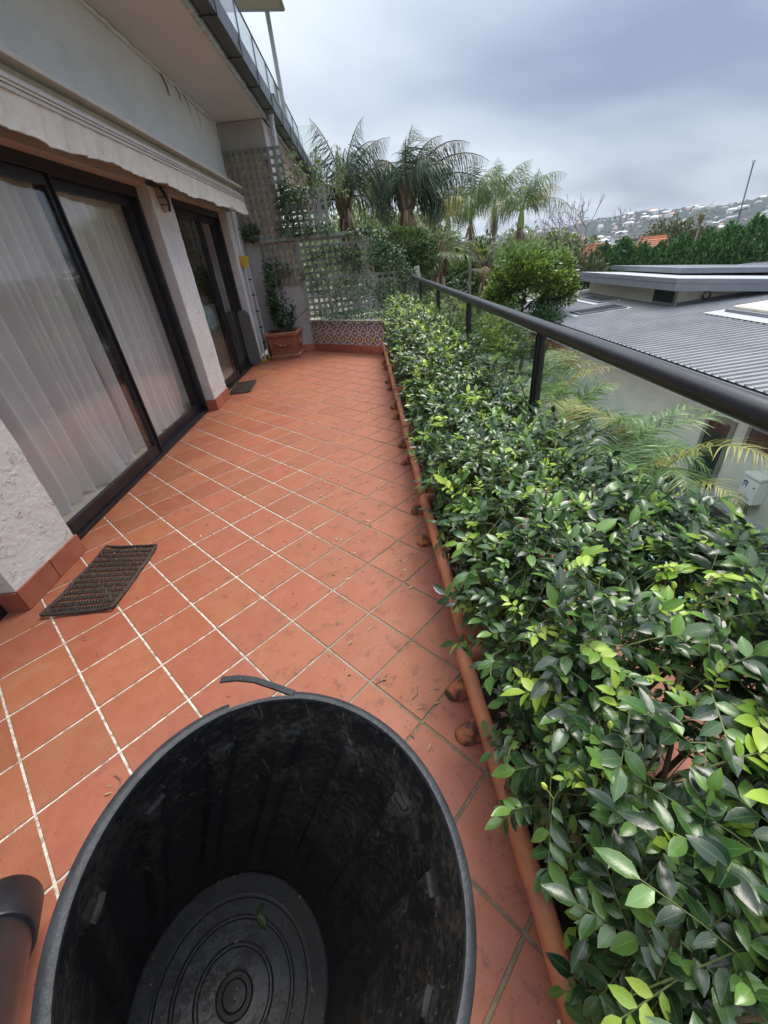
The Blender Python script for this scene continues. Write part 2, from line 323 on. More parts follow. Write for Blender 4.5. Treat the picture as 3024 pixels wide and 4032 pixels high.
T['bare'] = mat('bare_branch', (.27, .235, .215), (.20, .17, .155), 6, .9, 0)
T['lampbody'] = mat('lamp_ceramic', (.33, .28, .235), (.27, .23, .195), 8, .6, .1, 60)
T['greensheet'] = mat('green_plastic', (.20, .42, .34), (.17, .37, .30), 4, .5, .02, 40)
def curtain_mat():
    m, nt, b, g = base('sheer_linen'); P = g.outputs['Position']
    mp = nt.nodes.new('ShaderNodeMapping'); mp.inputs['Scale'].default_value = (60, 60, 420); nt.links.new(P, mp.inputs[0])
    c = ramp(nt, noi(nt, mp.outputs[0], 1, 3, .6), [(.35, c4((.84, .83, .78))), (.7, c4((.90, .89, .85)))])
    nt.links.new(c, b.inputs['Base Color']); b.inputs['Roughness'].default_value = .9; b.inputs['Specular IOR Level'].default_value = .1
    t = nt.nodes.new('ShaderNodeBsdfTranslucent'); nt.links.new(c, t.inputs[0])
    ms = nt.nodes.new('ShaderNodeMixShader'); ms.inputs[0].default_value = .12
    nt.links.new(b.outputs[0], ms.inputs[1]); nt.links.new(t.outputs[0], ms.inputs[2]); nt.links.new(ms.outputs[0], nt.nodes['Material Output'].inputs[0])
    return m
T['curtain'] = curtain_mat()

# ---------------------------------------------------------------- mesh helpers
class MB:
    def __init__(s): s.v = []; s.f = []
    def add(s, vs, fs):
        o = len(s.v); s.v += [tuple(x) for x in vs]; s.f += [tuple(i + o for i in f) for f in fs]; return s
    def box(s, x0, x1, y0, y1, z0, z1, M=None):
        vs = [Vector(p) for p in ((x0, y0, z0), (x1, y0, z0), (x1, y1, z0), (x0, y1, z0), (x0, y0, z1), (x1, y0, z1), (x1, y1, z1), (x0, y1, z1))]
        if M: vs = [M @ p for p in vs]
        return s.add(vs, [(0, 3, 2, 1), (4, 5, 6, 7), (0, 1, 5, 4), (1, 2, 6, 5), (2, 3, 7, 6), (3, 0, 4, 7)])
    def ring(s, x0, x1, y0, y1, z0, z1, fl, fr_, fb, ft):
        q = []
        for x in (x0, x1):
            q += [(x, y0, z0), (x, y1, z0), (x, y1, z1), (x, y0, z1), (x, y0 + fl, z0 + fb), (x, y1 - fr_, z0 + fb), (x, y1 - fr_, z1 - ft), (x, y0 + fl, z1 - ft)]
        f = []
        for k in range(4):
            j = (k + 1) % 4; f += [(k, 4 + k, 4 + j, j), (8 + k, 8 + j, 12 + j, 12 + k), (k, j, 8 + j, 8 + k), (4 + k, 12 + k, 12 + j, 4 + j)]
        return s.add(q, f)
    def beam(s, a, b, w, h, up=(0, 0, 1)):
        a = Vector(a); b = Vector(b); d = (b - a); L = d.length; d.normalize(); u = Vector(up); x = d.cross(u)
        if x.length < 1e-4: x = Vector((1, 0, 0))
        x.normalize(); u = x.cross(d)
        Mx = Matrix.Translation(a) @ Matrix((x, d, u)).transposed().to_4x4()
        return s.box(-w / 2, w / 2, 0, L, -h / 2, h / 2, Mx)
    def tube(s, pts, r, n=8, caps=True):
        pts = [Vector(p) for p in pts]; k = len(pts); rs = r if isinstance(r, (list, tuple)) else [r] * k
        vs = []; prev = None
        for i, p in enumerate(pts):
            d = (pts[min(i + 1, k - 1)] - pts[max(i - 1, 0)]).normalized()
            if prev is None:
                a = Vector((0, 0, 1)) if abs(d.z) < .9 else Vector((1, 0, 0)); x = d.cross(a).normalized()
            else:
                x = (prev - d * prev.dot(d)).normalized()
            prev = x; y = d.cross(x)
            for j in range(n):
                t = 2 * math.pi * j / n; vs.append(p + (x * math.cos(t) + y * math.sin(t)) * rs[i])
        fs = [(i * n + j, i * n + (j + 1) % n, (i + 1) * n + (j + 1) % n, (i + 1) * n + j) for i in range(k - 1) for j in range(n)]
        if caps: fs += [tuple(range(n - 1, -1, -1)), tuple((k - 1) * n + j for j in range(n))]
        return s.add(vs, fs)
    def grid(s, P, close_u=False, close_v=False):
        nu = len(P); nv = len(P[0]); vs = [p for r in P for p in r]; fs = []
        for i in range(nu if close_u else nu - 1):
            for j in range(nv if close_v else nv - 1):
                a = i * nv + j; b = i * nv + (j + 1) % nv; c = ((i + 1) % nu) * nv + (j + 1) % nv; d = ((i + 1) % nu) * nv + j
                fs.append((a, b, c, d))
        return s.add(vs, fs)
    def build(s, name, m, parent=None, smooth=True, bevel=0, ang=40):
        me = bpy.data.meshes.new(name); me.from_pydata(s.v, [], s.f); me.update()
        return link(name, me, m, parent, smooth, bevel, ang)
def link(name, me, m, parent=None, smooth=True, bevel=0, ang=40):
    if smooth and len(me.polygons):
        me.polygons.foreach_set('use_smooth', [True] * len(me.polygons))
        try: me.set_sharp_from_angle(angle=R_(ang))
        except Exception: pass
    o = bpy.data.objects.new(name, me); col.objects.link(o)
    if m is not None and not me.materials: me.materials.append(T[m] if isinstance(m, str) else m)
    if parent: o.parent = parent
    if bevel:
        b = o.modifiers.new('Bevel', 'BEVEL'); b.width = bevel; b.segments = 2; b.limit_method = 'ANGLE'
    return o
def tag(o, label=None, cat=None, group=None, kind=None):
    if label: o['label'] = label
    if cat: o['category'] = cat
    if group: o['group'] = group
    if kind: o['kind'] = kind
    return o
def empty(name, loc=(0, 0, 0)):
    o = bpy.data.objects.new(name, None); o.empty_display_size = .05; col.objects.link(o); o.location = loc; return o
def part(mb, name, m, parent, **k):
    """mesh in world coordinates, parented to a thing that stands at parent.location"""
    loc = parent.location; w = loc
    if parent.parent: w = loc + parent.parent.location
    mb.v = [(x - w.x, y - w.y, z - w.z) for x, y, z in mb.v]
    return mb.build(name, m, parent, **k)
def inst(me, name, parent, M=None, idx=None):
    o = bpy.data.objects.new(name, me); col.objects.link(o)
    if parent: o.parent = parent
    if M is not None: o.matrix_local = M
    if idx is not None: o.pass_index = idx
    return o
def newmesh(name, mb, m, smooth=True, ang=40):
    me = bpy.data.meshes.new(name); me.from_pydata(mb.v, [], mb.f); me.update(); me.materials.append(T[m] if isinstance(m, str) else m)
    if smooth:
        me.polygons.foreach_set('use_smooth', [True] * len(me.polygons)); me.set_sharp_from_angle(angle=R_(ang))
    return me
def scatter(name, tmpl, Ms, m, parent=None, off=None):
    """join many copies of a small template (verts, quads, uvs) into one mesh; Ms: (N,3,4)"""
    V, F, UV = tmpl; V = np.asarray(V, float); F = np.asarray(F, int); N = len(Ms)
    me = bpy.data.meshes.new(name)
    if N:
        Ms = np.asarray(Ms)
        co = np.einsum('nij,vj->nvi', Ms[:, :, :3], V) + Ms[:, None, :, 3]
        if off is not None: co = co - np.array(off)[None, None, :]
        nv = len(V); nf, k = F.shape
        me.vertices.add(N * nv); me.vertices.foreach_set('co', co.reshape(-1).astype(np.float32))
        li = (F[None] + (np.arange(N) * nv)[:, None, None]).reshape(-1)
        me.loops.add(len(li)); me.loops.foreach_set('vertex_index', li.astype(np.int32))
        me.polygons.add(N * nf); me.polygons.foreach_set('loop_start', (np.arange(N * nf) * k).astype(np.int32))
        me.polygons.foreach_set('loop_total', np.full(N * nf, k, np.int32))
        me.polygons.foreach_set('use_smooth', np.ones(N * nf, bool))
        if UV is not None:
            uv = me.uv_layers.new(name='UVMap'); fu = np.asarray(UV)[F].reshape(-1, 2)
            uv.data.foreach_set('uv', np.tile(fu, (N, 1)).reshape(-1).astype(np.float32))
        me.update(calc_edges=True); me.validate()
    return link(name, me, m, parent, smooth=False)
def frame(d, n, s=1.0, p=(0, 0, 0), sx=None):
    d = Vector(d).normalized(); n = Vector(n); x = d.cross(n)
    if x.length < 1e-4: x = d.cross(Vector((1, 0, .01)))
    x.normalize(); z = x.cross(d); sx = sx or s
    return [[x.x * sx, d.x * s, z.x * s, p[0]], [x.y * sx, d.y * s, z.y * s, p[1]], [x.z * sx, d.z * s, z.z * s, p[2]]]
def leaf_tmpl(rows=6, width=.44, fold=.12, curl=.12):
    V = []; UV = []; F = []
    for i in range(rows + 1):
        t = i / rows; w_ = width * math.sin(math.pi * min(1, t ** .82)) ** .8 * .5 if 0 < t < 1 else 0.006
        z = -curl * t * t
        for sx in (-1, 0, 1):
            V.append((sx * w_, t, z + (abs(sx) * fold * w_ * 2))); UV.append((.5 + .5 * sx, t))
    for i in range(rows):
        for j in range(2):
            a = i * 3 + j; F.append((a, a + 1, a + 4, a + 3))
    return V, F, UV
LEAF = leaf_tmpl(6, .5); LEAF4 = leaf_tmpl(4, .46, .16, .18); LEAF3 = leaf_tmpl(3, .5, .1, .15)
LEAF2 = ([(-.25, .35, .03), (0, 0, 0), (.25, .35, .03), (0, 1, -.1), (0, .4, -.04)], [(1, 4, 3, 0), (1, 2, 3, 4)], [(0, .4), (.5, 0), (1, .4), (.5, 1), (.5, .4)])
DIAM = ([(0, 0, 0), (.3, .45, .02), (0, 1, -.08), (-.3, .45, .02)], [(0, 1, 2, 3)], [(.5, 0), (1, .5), (.5, 1), (0, .5)])
def rv(): 
    v = Vector((random.gauss(0, 1), random.gauss(0, 1), random.gauss(0, 1))); return v.normalized()
def polar(az, dist, z): return (dist * math.sin(R_(az)), dist * math.cos(R_(az)), z)
def zel(el, dist): return 1.375 + dist * math.tan(R_(el))

# ---------------------------------------------------------------- ground / far land
def ground():
    mb = MB(); P = []
    rs = [0.5, 2, 4, 7, 12, 20, 35, 60, 100, 180, 300, 500, 700, 850, 950, 1050, 1150, 1250, 1350, 1450, 1550, 1700, 2000, 3000, 6000, 12000]
    for r in rs:
        row = []
        for k in range(144):
            a = 2 * math.pi * k / 144; row.append((r * math.sin(a), r * math.cos(a), ground_z(a, r)))
        P.append(row)
    mb.grid(P, close_v=True); mb.add([(0, 0, ground_z(0, .5))], [])
    return tag(mb.build('ground', 'ground', None, ang=80), kind='structure')
def ground_z(a, r):
    z = -5.2 if r < 60 else -5.2 - min(1, (r - 60) / 640) * 38
    az = math.degrees(a); az = az - 360 if az > 180 else az
    if r > 850:
        t = min(1, (r - 850) / 700); t = t * t * (3 - 2 * t)
        ridge = 7 + 20 * max(0, min(1, (az - 12) / 18)) + 3.5 * math.sin(az * .45 + 1) + 2 * math.sin(az * 1.3)
        if az < -30 or az > 75: ridge = min(ridge, 12)
        z += t * (43.5 + ridge)
    return z
ground()
# far hillside houses and wood
def far_houses():
    protos = []
    for k, (wl, rf) in enumerate((('farwhite', 'farroof'), ('farwhite', 'farred'), ('farcream', 'farroof'), ('farwhite', 'farwhite'), ('farcream', 'farred'))):
        w_, d_, h = (9, 8, 6) if k != 3 else (16, 9, 8)
        b = MB(); b.box(-w_ / 2, w_ / 2, -d_ / 2, d_ / 2, -4, h)
        r = MB(); r.add([(-w_ / 2 - .5, -d_ / 2 - .5, h), (w_ / 2 + .5, -d_ / 2 - .5, h), (w_ / 2 + .5, d_ / 2 + .5, h), (-w_ / 2 - .5, d_ / 2 + .5, h), (-w_ / 4, 0, h + 2.2), (w_ / 4, 0, h + 2.2)],
                        [(0, 1, 5, 4), (1, 2, 5), (2, 3, 4, 5), (3, 0, 4), (0, 3, 2, 1)])
        wn = MB()
        for fx in (-.3, 0, .3):
            for fz in (.2, .6): wn.box(fx * w_ - .9, fx * w_ + .9, -d_ / 2 - .1, -d_ / 2, fz * h, fz * h + 1.5)
        protos.append((newmesh('wall', b, wl), newmesh('roof', r, rf), newmesh('window', wn, 'darkglass')))
    labs = ['small white house with grey roof among trees on the far hillside', 'small white house with red roof among trees on the far hillside',
            'small cream house with grey roof among trees on the far hillside', 'pale flat block of flats on the far hillside', 'small cream house with red roof among trees on the far hillside']
    n = 0
    while n < 280:
        az = random.uniform(19, 43); r = random.uniform(960, 1500)
        a = R_(az); z = ground_z(a, r); k = random.choices(range(5), (4, 2, 2, 2, 1))[0]
        rt = empty('hillside_house', (r * math.sin(a), r * math.cos(a), z)); rt.rotation_euler = (0, 0, -a + random.uniform(-.5, .5))
        s = random.uniform(.8, 1.5); rt.scale = (s, s, s * random.uniform(.7, 1.15))
        tag(rt, labs[k], 'house', 'houses on the far hillside')
        inst(protos[k][0], 'wall', rt); inst(protos[k][1], 'roof', rt); tag(inst(protos[k][2], 'windows', rt), kind='stuff')
        n += 1
far_houses()
def far_wood():
    Ms = []
    V = []; 
    ico = []
    for i in range(5):
        for j in range(6):
            th = math.pi * i / 4 * .55; ph = 2 * math.pi * j / 6
            ico.append((math.sin(th) * math.cos(ph), math.sin(th) * math.sin(ph), math.cos(th)))
    F = [(i * 6 + j, (i + 1) * 6 + j, (i + 1) * 6 + (j + 1) % 6, i * 6 + (j + 1) % 6) for i in range(4) for j in range(6)]
    for _ in range(6500):
        az = random.uniform(-20, 46) if random.random() < .3 else random.uniform(18, 44); r = random.uniform(900, 1570) if random.random() < .85 else random.uniform(500, 900)
        a = R_(az); s = random.uniform(3.5, 8); z = ground_z(a, r) + random.uniform(-1, 2.5)
        th = random.uniform(0, 6.28)
        Ms.append([[s * math.cos(th), -s * math.sin(th), 0, r * math.sin(a)], [s * math.sin(th), s * math.cos(th), 0, r * math.cos(a)], [0, 0, s * random.uniform(.8, 1.3), z]])
    o = scatter('far_wood', (ico, F, None), Ms, 'farwood'); tag(o, 'dark trees covering the far hillside', 'wood', kind='stuff')
far_wood()

# ---------------------------------------------------------------- foliage helpers
def crown_ms(center, rad, n, size, clumps=26, flat=.6, shell=.75, seed=None, zbias=.25):
    """leaf placements: clumps over an uneven ellipsoid"""
    if seed is not None: random.seed(seed)
    cx_, cy_, cz_ = center; rx_, ry_, rz_ = rad; C_ = []
    for i in range(clumps):
        d = rv(); d.z = d.z if d.z > -.5 else -d.z * .5; k = random.uniform(.55, 1.0)
        C_.append((Vector((cx_ + d.x * rx_ * k, cy_ + d.y * ry_ * k, cz_ + d.z * rz_ * k)), random.uniform(.22, .42), d))
    Ms = []
    for _ in range(n):
        c, s, d = random.choice(C_); o = rv(); k = random.random() ** .4
        p = c + Vector((o.x * rx_, o.y * ry_, o.z * rz_ * .9)) * s * k
        dr = (o + d * .6 + Vector((0, 0, zbias)) + rv() * .7)
        Ms.append(frame(dr, rv() + Vector((0, 0, .8)), size * random.uniform(.6, 1.3), p))
    return Ms
def branches(mb, base_, top, rad, n, r0, seed=0, spread=.7):
    base_ = Vector(base_); top = Vector(top)
    mid = base_.lerp(top, .5) + rv() * .08 * (top - base_).length
    mb.tube([base_, mid, top], [r0, r0 * .7, r0 * .3], 8)
    for i in range(n):
        t = random.uniform(.35, .95); p = base_.lerp(top, t); d = rv(); d.z = abs(d.z) * .7
        q = p + Vector((d.x * rad[0], d.y * rad[1], d.z * rad[2])) * spread
        mb.tube([p, p.lerp(q, .5) + Vector((0, 0, .06 * rad[2])), q], [r0 * .4, r0 * .25, r0 * .08], 5)
def tree(name, label, cat, base_, center, rad, n, size, leaf, tmpl=DIAM, clumps=26, r0=.12, group=None, seed=1, nb=9, extra=None):
    random.seed(seed)
    rt = empty(name, base_); tag(rt, label, cat, group)
    tb = MB(); branches(tb, base_, (center[0], center[1], center[2] + rad[2] * .4), rad, nb, r0); part(tb, 'trunk', 'bark', rt)
    Ms = crown_ms(center, rad, n, size, clumps); cr_ = scatter('crown', tmpl, Ms, leaf, rt, off=rt.location); cr_['kind'] = 'stuff'
    if extra:
        lf, frac = extra; k = int(n * frac); M2 = crown_ms((center[0], center[1], center[2] + rad[2] * .28), (rad[0] * .95, rad[1] * .95, rad[2] * .85), k, size * 1.1, clumps)
        c2 = scatter('young_growth', tmpl, M2, lf, rt, off=rt.location); c2['kind'] = 'stuff'
    return rt
def frond(base_, az, el, L, droop, ll, n=26, hang=.5, w=.035, r=.012, twist=0, seg=10, vee=.3, thick=True):
    """pinnate frond: returns (rachis MB, leaflet Ms). az: heading, el: start elevation"""
    pts = []; p = Vector(base_); d = Vector((math.cos(el) * math.sin(az), math.cos(el) * math.cos(az), math.sin(el)))
    e_ = el; st = L / seg
    for i in range(seg + 1):
        pts.append(p.copy()); e_ -= droop / seg * (.4 + 1.2 * i / seg)
        d = Vector((math.cos(e_) * math.sin(az), math.cos(e_) * math.cos(az), math.sin(e_))); p = p + d * st
    mb = MB(); mb.tube(pts, [r * (1 - .85 * i / seg) for i in range(seg + 1)], 5)
    Ms = []; side = Vector((math.cos(az), -math.sin(az), 0))
    for i in range(n):
        t = .18 + .82 * (i + .5) / n; x = t * seg; k = min(int(x), seg - 1); q = pts[k].lerp(pts[k + 1], x - k)
        dd = (pts[k + 1] - pts[k]).normalized(); up = side.cross(dd)
        if up.z < 0: up = -up
        ln = ll * (math.sin(math.pi * min(1, .15 + .85 * t)) ** .6) * random.uniform(.85, 1.1)
        for sg in (-1, 1):
            if random.random() < .06: continue
            dr = dd * (.55 + .5 * t) + side * sg * 1.0 + up * vee + Vector((0, 0, -hang * random.uniform(.5, 1.6))) + rv() * .26
            Ms.append(frame(dr, up + rv() * .2, ln, q, sx=ln * w / .12))
    return mb, Ms
def strip_tmpl(droop=.45):
    V = []; F = []; UV = []; K = 4
    for i in range(K + 1):
        t = i / K; w_ = .06 * (1 - t) ** .6 + .004 if i else .03; z = -droop * t * t
        V += [(-w_, t * (1 - .1 * t), z), (w_, t * (1 - .1 * t), z)]; UV += [(0, t), (1, t)]
    for i in range(K): F.append((2 * i, 2 * i + 1, 2 * i + 3, 2 * i + 2))
    return V, F, UV
STRIP = strip_tmpl(.45); STRIPH = strip_tmpl(.9); STRIPS = strip_tmpl(.15)
def palm(name, label, base_, top, fr, leaf, tr=.09, ll=.55, tmpl=STRIP, group=None, trunk='palmtrunk', hang=.5, n=26, seed=3, shaft=None, dead=0, w=.035, cat='palm tree', yellow=0, vee=.3):
    """fr: list of (az deg, el deg, length, droop rad)"""
    random.seed(seed)
    rt = empty(name, base_); tag(rt, label, cat, group)
    b = MB(); base_ = Vector(base_); top = Vector(top); pts = [base_.lerp(top, t) + Vector((math.sin(t * 3) * .04, 0, 0)) for t in (0, .25, .5, .75, 1)]
    b.tube(pts, [tr * 1.25, tr, tr, tr * .95, tr * 1.05], 10); part(b, 'trunk', trunk, rt)
    if shaft:
        s_ = MB(); s_.tube([top - Vector((0, 0, .05)), top + Vector((0, 0, shaft * .5)), top + Vector((0, 0, shaft))], [tr * 1.5, tr * 1.2, tr * .6], 10); part(s_, 'crownshaft', 'cane_stem', rt)
    else:
        s_ = MB(); Ms = []
        s_.tube([top - Vector((0, 0, .35)), top - Vector((0, 0, .1)), top + Vector((0, 0, .25))], [tr * 1.3, tr * 1.5, tr * .5], 10); part(s_, 'crown_base', 'bark', rt)
        for i in range(160):
            a = random.uniform(0, 6.28); Ms.append(frame((math.cos(a) * .6, math.sin(a) * .6, 1), (math.cos(a), math.sin(a), 0), random.uniform(.3, .6), (top.x + math.cos(a) * tr * 1.2, top.y + math.sin(a) * tr * 1.2, top.z - random.uniform(-.1, .4)), sx=.5))
        o = scatter('boots', STRIPS, Ms, 'husk', rt, off=rt.location); o['kind'] = 'stuff'
    for i, (az, el, L, dr) in enumerate(fr):
        mb, Ms = frond(top + Vector((0, 0, (shaft or .1) * .8)), R_(az), R_(el), L, dr, ll, n, hang, w, tr * .16 + .006, vee=vee)
        o = part(mb, 'frond', 'cane_stem' if shaft else 'bark', rt)
        lf = 'kyellow' if random.random() < yellow else leaf
        l_ = scatter('leaflets', tmpl, Ms, lf, o, off=rt.location); l_['kind'] = 'stuff'
    if dead:
        d_ = MB(); Ms = []
        for i in range(dead):
            a = random.uniform(0, 6.28); z = top.z - random.uniform(.05, 1.0) * dead * .012; p = Vector((top.x + math.cos(a) * tr, top.y + math.sin(a) * tr, z))
            Ms.append(frame((math.cos(a) * .38, math.sin(a) * .38, -1 + random.uniform(0, .4)), (math.cos(a), math.sin(a), 0), random.uniform(.4, .9), p, sx=.6))
        o = scatter('dead_fronds', STRIPS, Ms, 'husk', rt, off=rt.location); o['kind'] = 'stuff'
    return rt

# ---------------------------------------------------------------- terrace floor (45 degree tiles)
A0 = .17695; GX, GY = -.8388, 1.3166       # half diagonal, a lattice node (tile corner)
def clip(poly, a, b, c):                   # keep a*x+b*y<=c
    o = []
    for i in range(len(poly)):
        p, q = poly[i], poly[(i + 1) % len(poly)]; fp = a * p[0] + b * p[1] - c; fq = a * q[0] + b * q[1] - c
        if fp <= 0: o.append(p)
        if fp * fq < 0: t = fp / (fp - fq); o.append((p[0] + t * (q[0] - p[0]), p[1] + t * (q[1] - p[1])))
    return o
FX1 = 1.30
EW = 7.95                                   # end wall / trellis plane
DP0 = (-1.032, 7.95); DPd = (.774, -.633)   # foot of the tiled planter
def floor_tiles():
    slab = MB(); slab.box(-2.0, FX1, -2.6, 8.6, -.30, -.0035)
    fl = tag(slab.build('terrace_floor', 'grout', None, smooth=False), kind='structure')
    g = .0044; h = A0 - g * 1.414; cells = []
    for i in range(-16, 18):
        for j in range(-24, 50):
            if (i + j) % 2 == 0: continue
            x, y = GX + i * A0, GY + j * A0
            if not (-2.4 < x < 1.5 and -2.7 < y < 8.4): continue
            poly = [(x - h, y), (x, y - h), (x + h, y), (x, y + h)]
            poly = clip(poly, -1, 0, 1.995); poly = clip(poly, 1, 0, FX1 - .004) if len(poly) > 2 else []
            if len(poly) > 2: poly = clip(poly, .633, .774, .633 * DP0[0] + .774 * DP0[1])
            if len(poly) > 2: poly = clip(poly, 0, 1, EW)
            if len(poly) < 3: continue
            ar = abs(sum(poly[k][0] * poly[(k + 1) % len(poly)][1] - poly[(k + 1) % len(poly)][0] * poly[k][1] for k in range(len(poly)))) / 2
            if ar < .0006: continue
            hid = 0 if (y > -.3 and x < .6 and y > abs(x) * .1) else 50
            cells.append((math.hypot(x, y) + hid, x, y, poly))
    cells.sort(key=lambda c: c[0])
    full = None; rest = MB()
    def prism(mb, poly, x, y, dz=0):
        n = len(poly); cx_ = sum(p[0] for p in poly) / n; cy_ = sum(p[1] for p in poly) / n; e_ = .0028
        ins = []
        for p in poly:
            d = math.hypot(p[0] - cx_, p[1] - cy_) or 1; ins.append((p[0] - (p[0] - cx_) / d * e_, p[1] - (p[1] - cy_) / d * e_))
        vs = [(p[0] - x, p[1] - y, -.012) for p in poly] + [(p[0] - x, p[1] - y, -.0022 + dz) for p in poly] + [(p[0] - x, p[1] - y, dz) for p in ins]
        fs = [(i, (i + 1) % n, n + (i + 1) % n, n + i) for i in range(n)] + [(n + i, n + (i + 1) % n, 2 * n + (i + 1) % n, 2 * n + i) for i in range(n)] + [tuple(range(2 * n, 3 * n))]
        mb.add(vs, fs)
    for k, (d, x, y, poly) in enumerate(cells):
        if k < 298:
            sq = len(poly) == 4 and abs(poly[0][0] - (x - h)) < 1e-6 and abs(poly[2][0] - (x + h)) < 1e-6 and abs(poly[1][1] - (y - h)) < 1e-6 and abs(poly[3][1] - (y + h)) < 1e-6
            if sq:
                if full is None:
                    b = MB(); prism(b, poly, x, y); full = newmesh('tile', b, 'tile', ang=20)
                me = full
            else:
                b = MB(); prism(b, poly, x, y); me = newmesh('tile', b, 'tile', ang=20)
            Mx = Matrix.Translation((x, y, random.uniform(-.0006, .0006))) @ Matrix.Rotation(random.gauss(0, .0018), 4, 'X') @ Matrix.Rotation(random.gauss(0, .0018), 4, 'Y')
            inst(me, 'tile', fl, Mx)
        else: prism(rest, poly, 0, 0)
    o = rest.build('far_tiles', 'tile', fl, ang=20); o['kind'] = 'stuff'
floor_tiles()

# ---------------------------------------------------------------- own house
WX = -1.892; WO = 4.5
house = empty('house', (-2.2, 5, 0)); tag(house, 'pale rendered house with black sliding doors opening on the terrace', 'house')
def hp(mb, name, m, **k): return part(mb, name, m, house, **k)
def rough_wall(x, y0, y1, z0, z1, thick, amp=.0035, st=.045):
    """slab with a hand trowelled, uneven face towards +x"""
    mb = MB(); ny = max(2, int((y1 - y0) / st)); nz = max(2, int((z1 - z0) / st)); P = []
    for i in range(nz + 1):
        row = []
        for j in range(ny + 1):
            y = y0 + (y1 - y0) * j / ny; z = z0 + (z1 - z0) * i / nz
            n = noise.noise(Vector((y * 6, z * 6, x * 3))) * amp + noise.noise(Vector((y * 17, z * 17, 1))) * amp * .6
            yy = y + (n * 1.2 if j in (0, ny) else 0)
            row.append((x + n, yy, z))
        P.append(row)
    mb.grid(P)
    for (ya, side) in ((0, 0), (ny, 1)):
        Q = [[P[i][ya], (x - thick, P[i][ya][1], P[i][ya][2])] for i in range(nz + 1)]
        if side: Q = [r[::-1] for r in Q]
        mb.grid(Q)
    mb.grid([[(x - thick, y0, z0), (x - thick, y1, z0)], [P[0][0], P[0][ny]]]); mb.grid([[P[nz][0], P[nz][ny]], [(x - thick, y0, z1), (x - thick, y1, z1)]])
    return mb
PIERS = [(1.575, 2.055), (4.80, 5.305), (7.30, 7.90)]
for k, (a, b) in enumerate(PIERS):
    o = hp(rough_wall(WX, a, b, .121, 2.10, .30), 'pier', 'render', ang=60)
    if k == 2: continue
    # skirting tiles: two on the face, one on the return
    for (u, v) in ((a - .006, a + (b - a) * .5 - .003), (a + (b - a) * .5 + .004, b + .012)):
        part(MB().box(WX + .001, WX + .013, u, v, .002, .125), 'tile', 'skin', o, smooth=False, bevel=.0015)
    part(MB().box(WX - .125, WX + .000, a - .013, a - .002, .002, .119), 'tile', 'skin', o, smooth=False, bevel=.0015)
# head (lintel reveal) and upper wall
for (y0, y1) in ((-2.6, 1.575), (2.055, 4.80), (5.305, 7.30)):
    hp(MB().box(-2.20, WX - .002, y0 - .002, y1 + .002, 2.100, 2.16), 'lintel', 'reveal', smooth=False)
hp(rough_wall(WX - .001, -2.6, 7.95, 2.155, 3.165, .3, .002, .08), 'upper_wall', 'render_grey', ang=60)
hp(MB().box(-6.5, -1.90, -2.6, 7.95, 3.166, 3.20), 'ceiling_slab', 'soffit', smooth=False)
hp(MB().box(-1.90, -1.20, -2.6, 7.95, 3.17, 3.26), 'soffit', 'soffit', smooth=False)
# rough cornice bead between wall and soffit
b = MB(); pts = [(WX + .012 + random.uniform(-.006, .006), y, 3.155 + random.uniform(-.006, .006)) for y in np.arange(-2.5, 7.9, .09)]
b.tube(pts, [random.uniform(.012, .024) for _ in pts], 6); hp(b, 'cornice', 'render')
# fascia, gutter with brackets
hp(MB().box(-1.20, -1.165, -2.6, 8.02, 3.165, 3.36), 'fascia', 'fascia', smooth=False, bevel=.004)
hp(MB().box(-1.20, -1.172, 8.10, 14.2, 3.165, 3.34), 'fascia', 'fascia', smooth=False, bevel=.004)
g = MB(); prof = [(-1.165, 3.34), (-1.16, 3.25), (-1.13, 3.215), (-1.07, 3.21), (-1.035, 3.235), (-1.02, 3.30), (-1.02, 3.345), (-1.005, 3.35), (-1.012, 3.305), (-1.025, 3.225), (-1.065, 3.20), (-1.135, 3.205), (-1.17, 3.245), (-1.172, 3.34)]
g.grid([[(x, y, z) for x, z in prof] for y in (-2.6, 14.2)], close_v=True); gut = hp(g, 'gutter', 'gutter')
for y in np.arange(.9, 14, .85): part(MB().box(-1.17, -1.012, y, y + .016, 3.192, 3.198).box(-1.012, -1.003, y, y + .016, 3.192, 3.36), 'bracket', 'cable', gut, smooth=False)
# end wall (stands across the terrace's far end) + its inner brick facing behind the trellis
ew = rough_wall(0, 0, 1, 0, 1, .2)
mb = MB(); P = []
for z in np.linspace(0, 3.165, 50):
    row = []
    for x in np.linspace(-1.90, -1.032 if z < 1.86 else -1.236, 16):
        row.append((x, EW + .002 + noise.noise(Vector((x * 7, z * 7, 3))) * .004, z))
    P.append(row)
mb.grid(P); 
mb.box(-1.90, -1.033, EW + .02, EW + .25, 0, 1.80); mb.box(-1.90, -1.237, EW + .02, EW + .25, 1.80, 3.165)
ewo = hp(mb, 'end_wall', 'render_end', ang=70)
hp(MB().box(-1.236, -1.222, EW - .004, EW + .25, 1.87, 3.165), 'corner_bead', 'white', smooth=False)
xs = [-1.90, -1.60, -1.35, -1.19, -1.036]
for i in range(4): part(MB().box(xs[i], xs[i + 1] - .006, EW - .016, EW - .002, .002, .122), 'tile', 'skin', ewo, smooth=False, bevel=.0015)
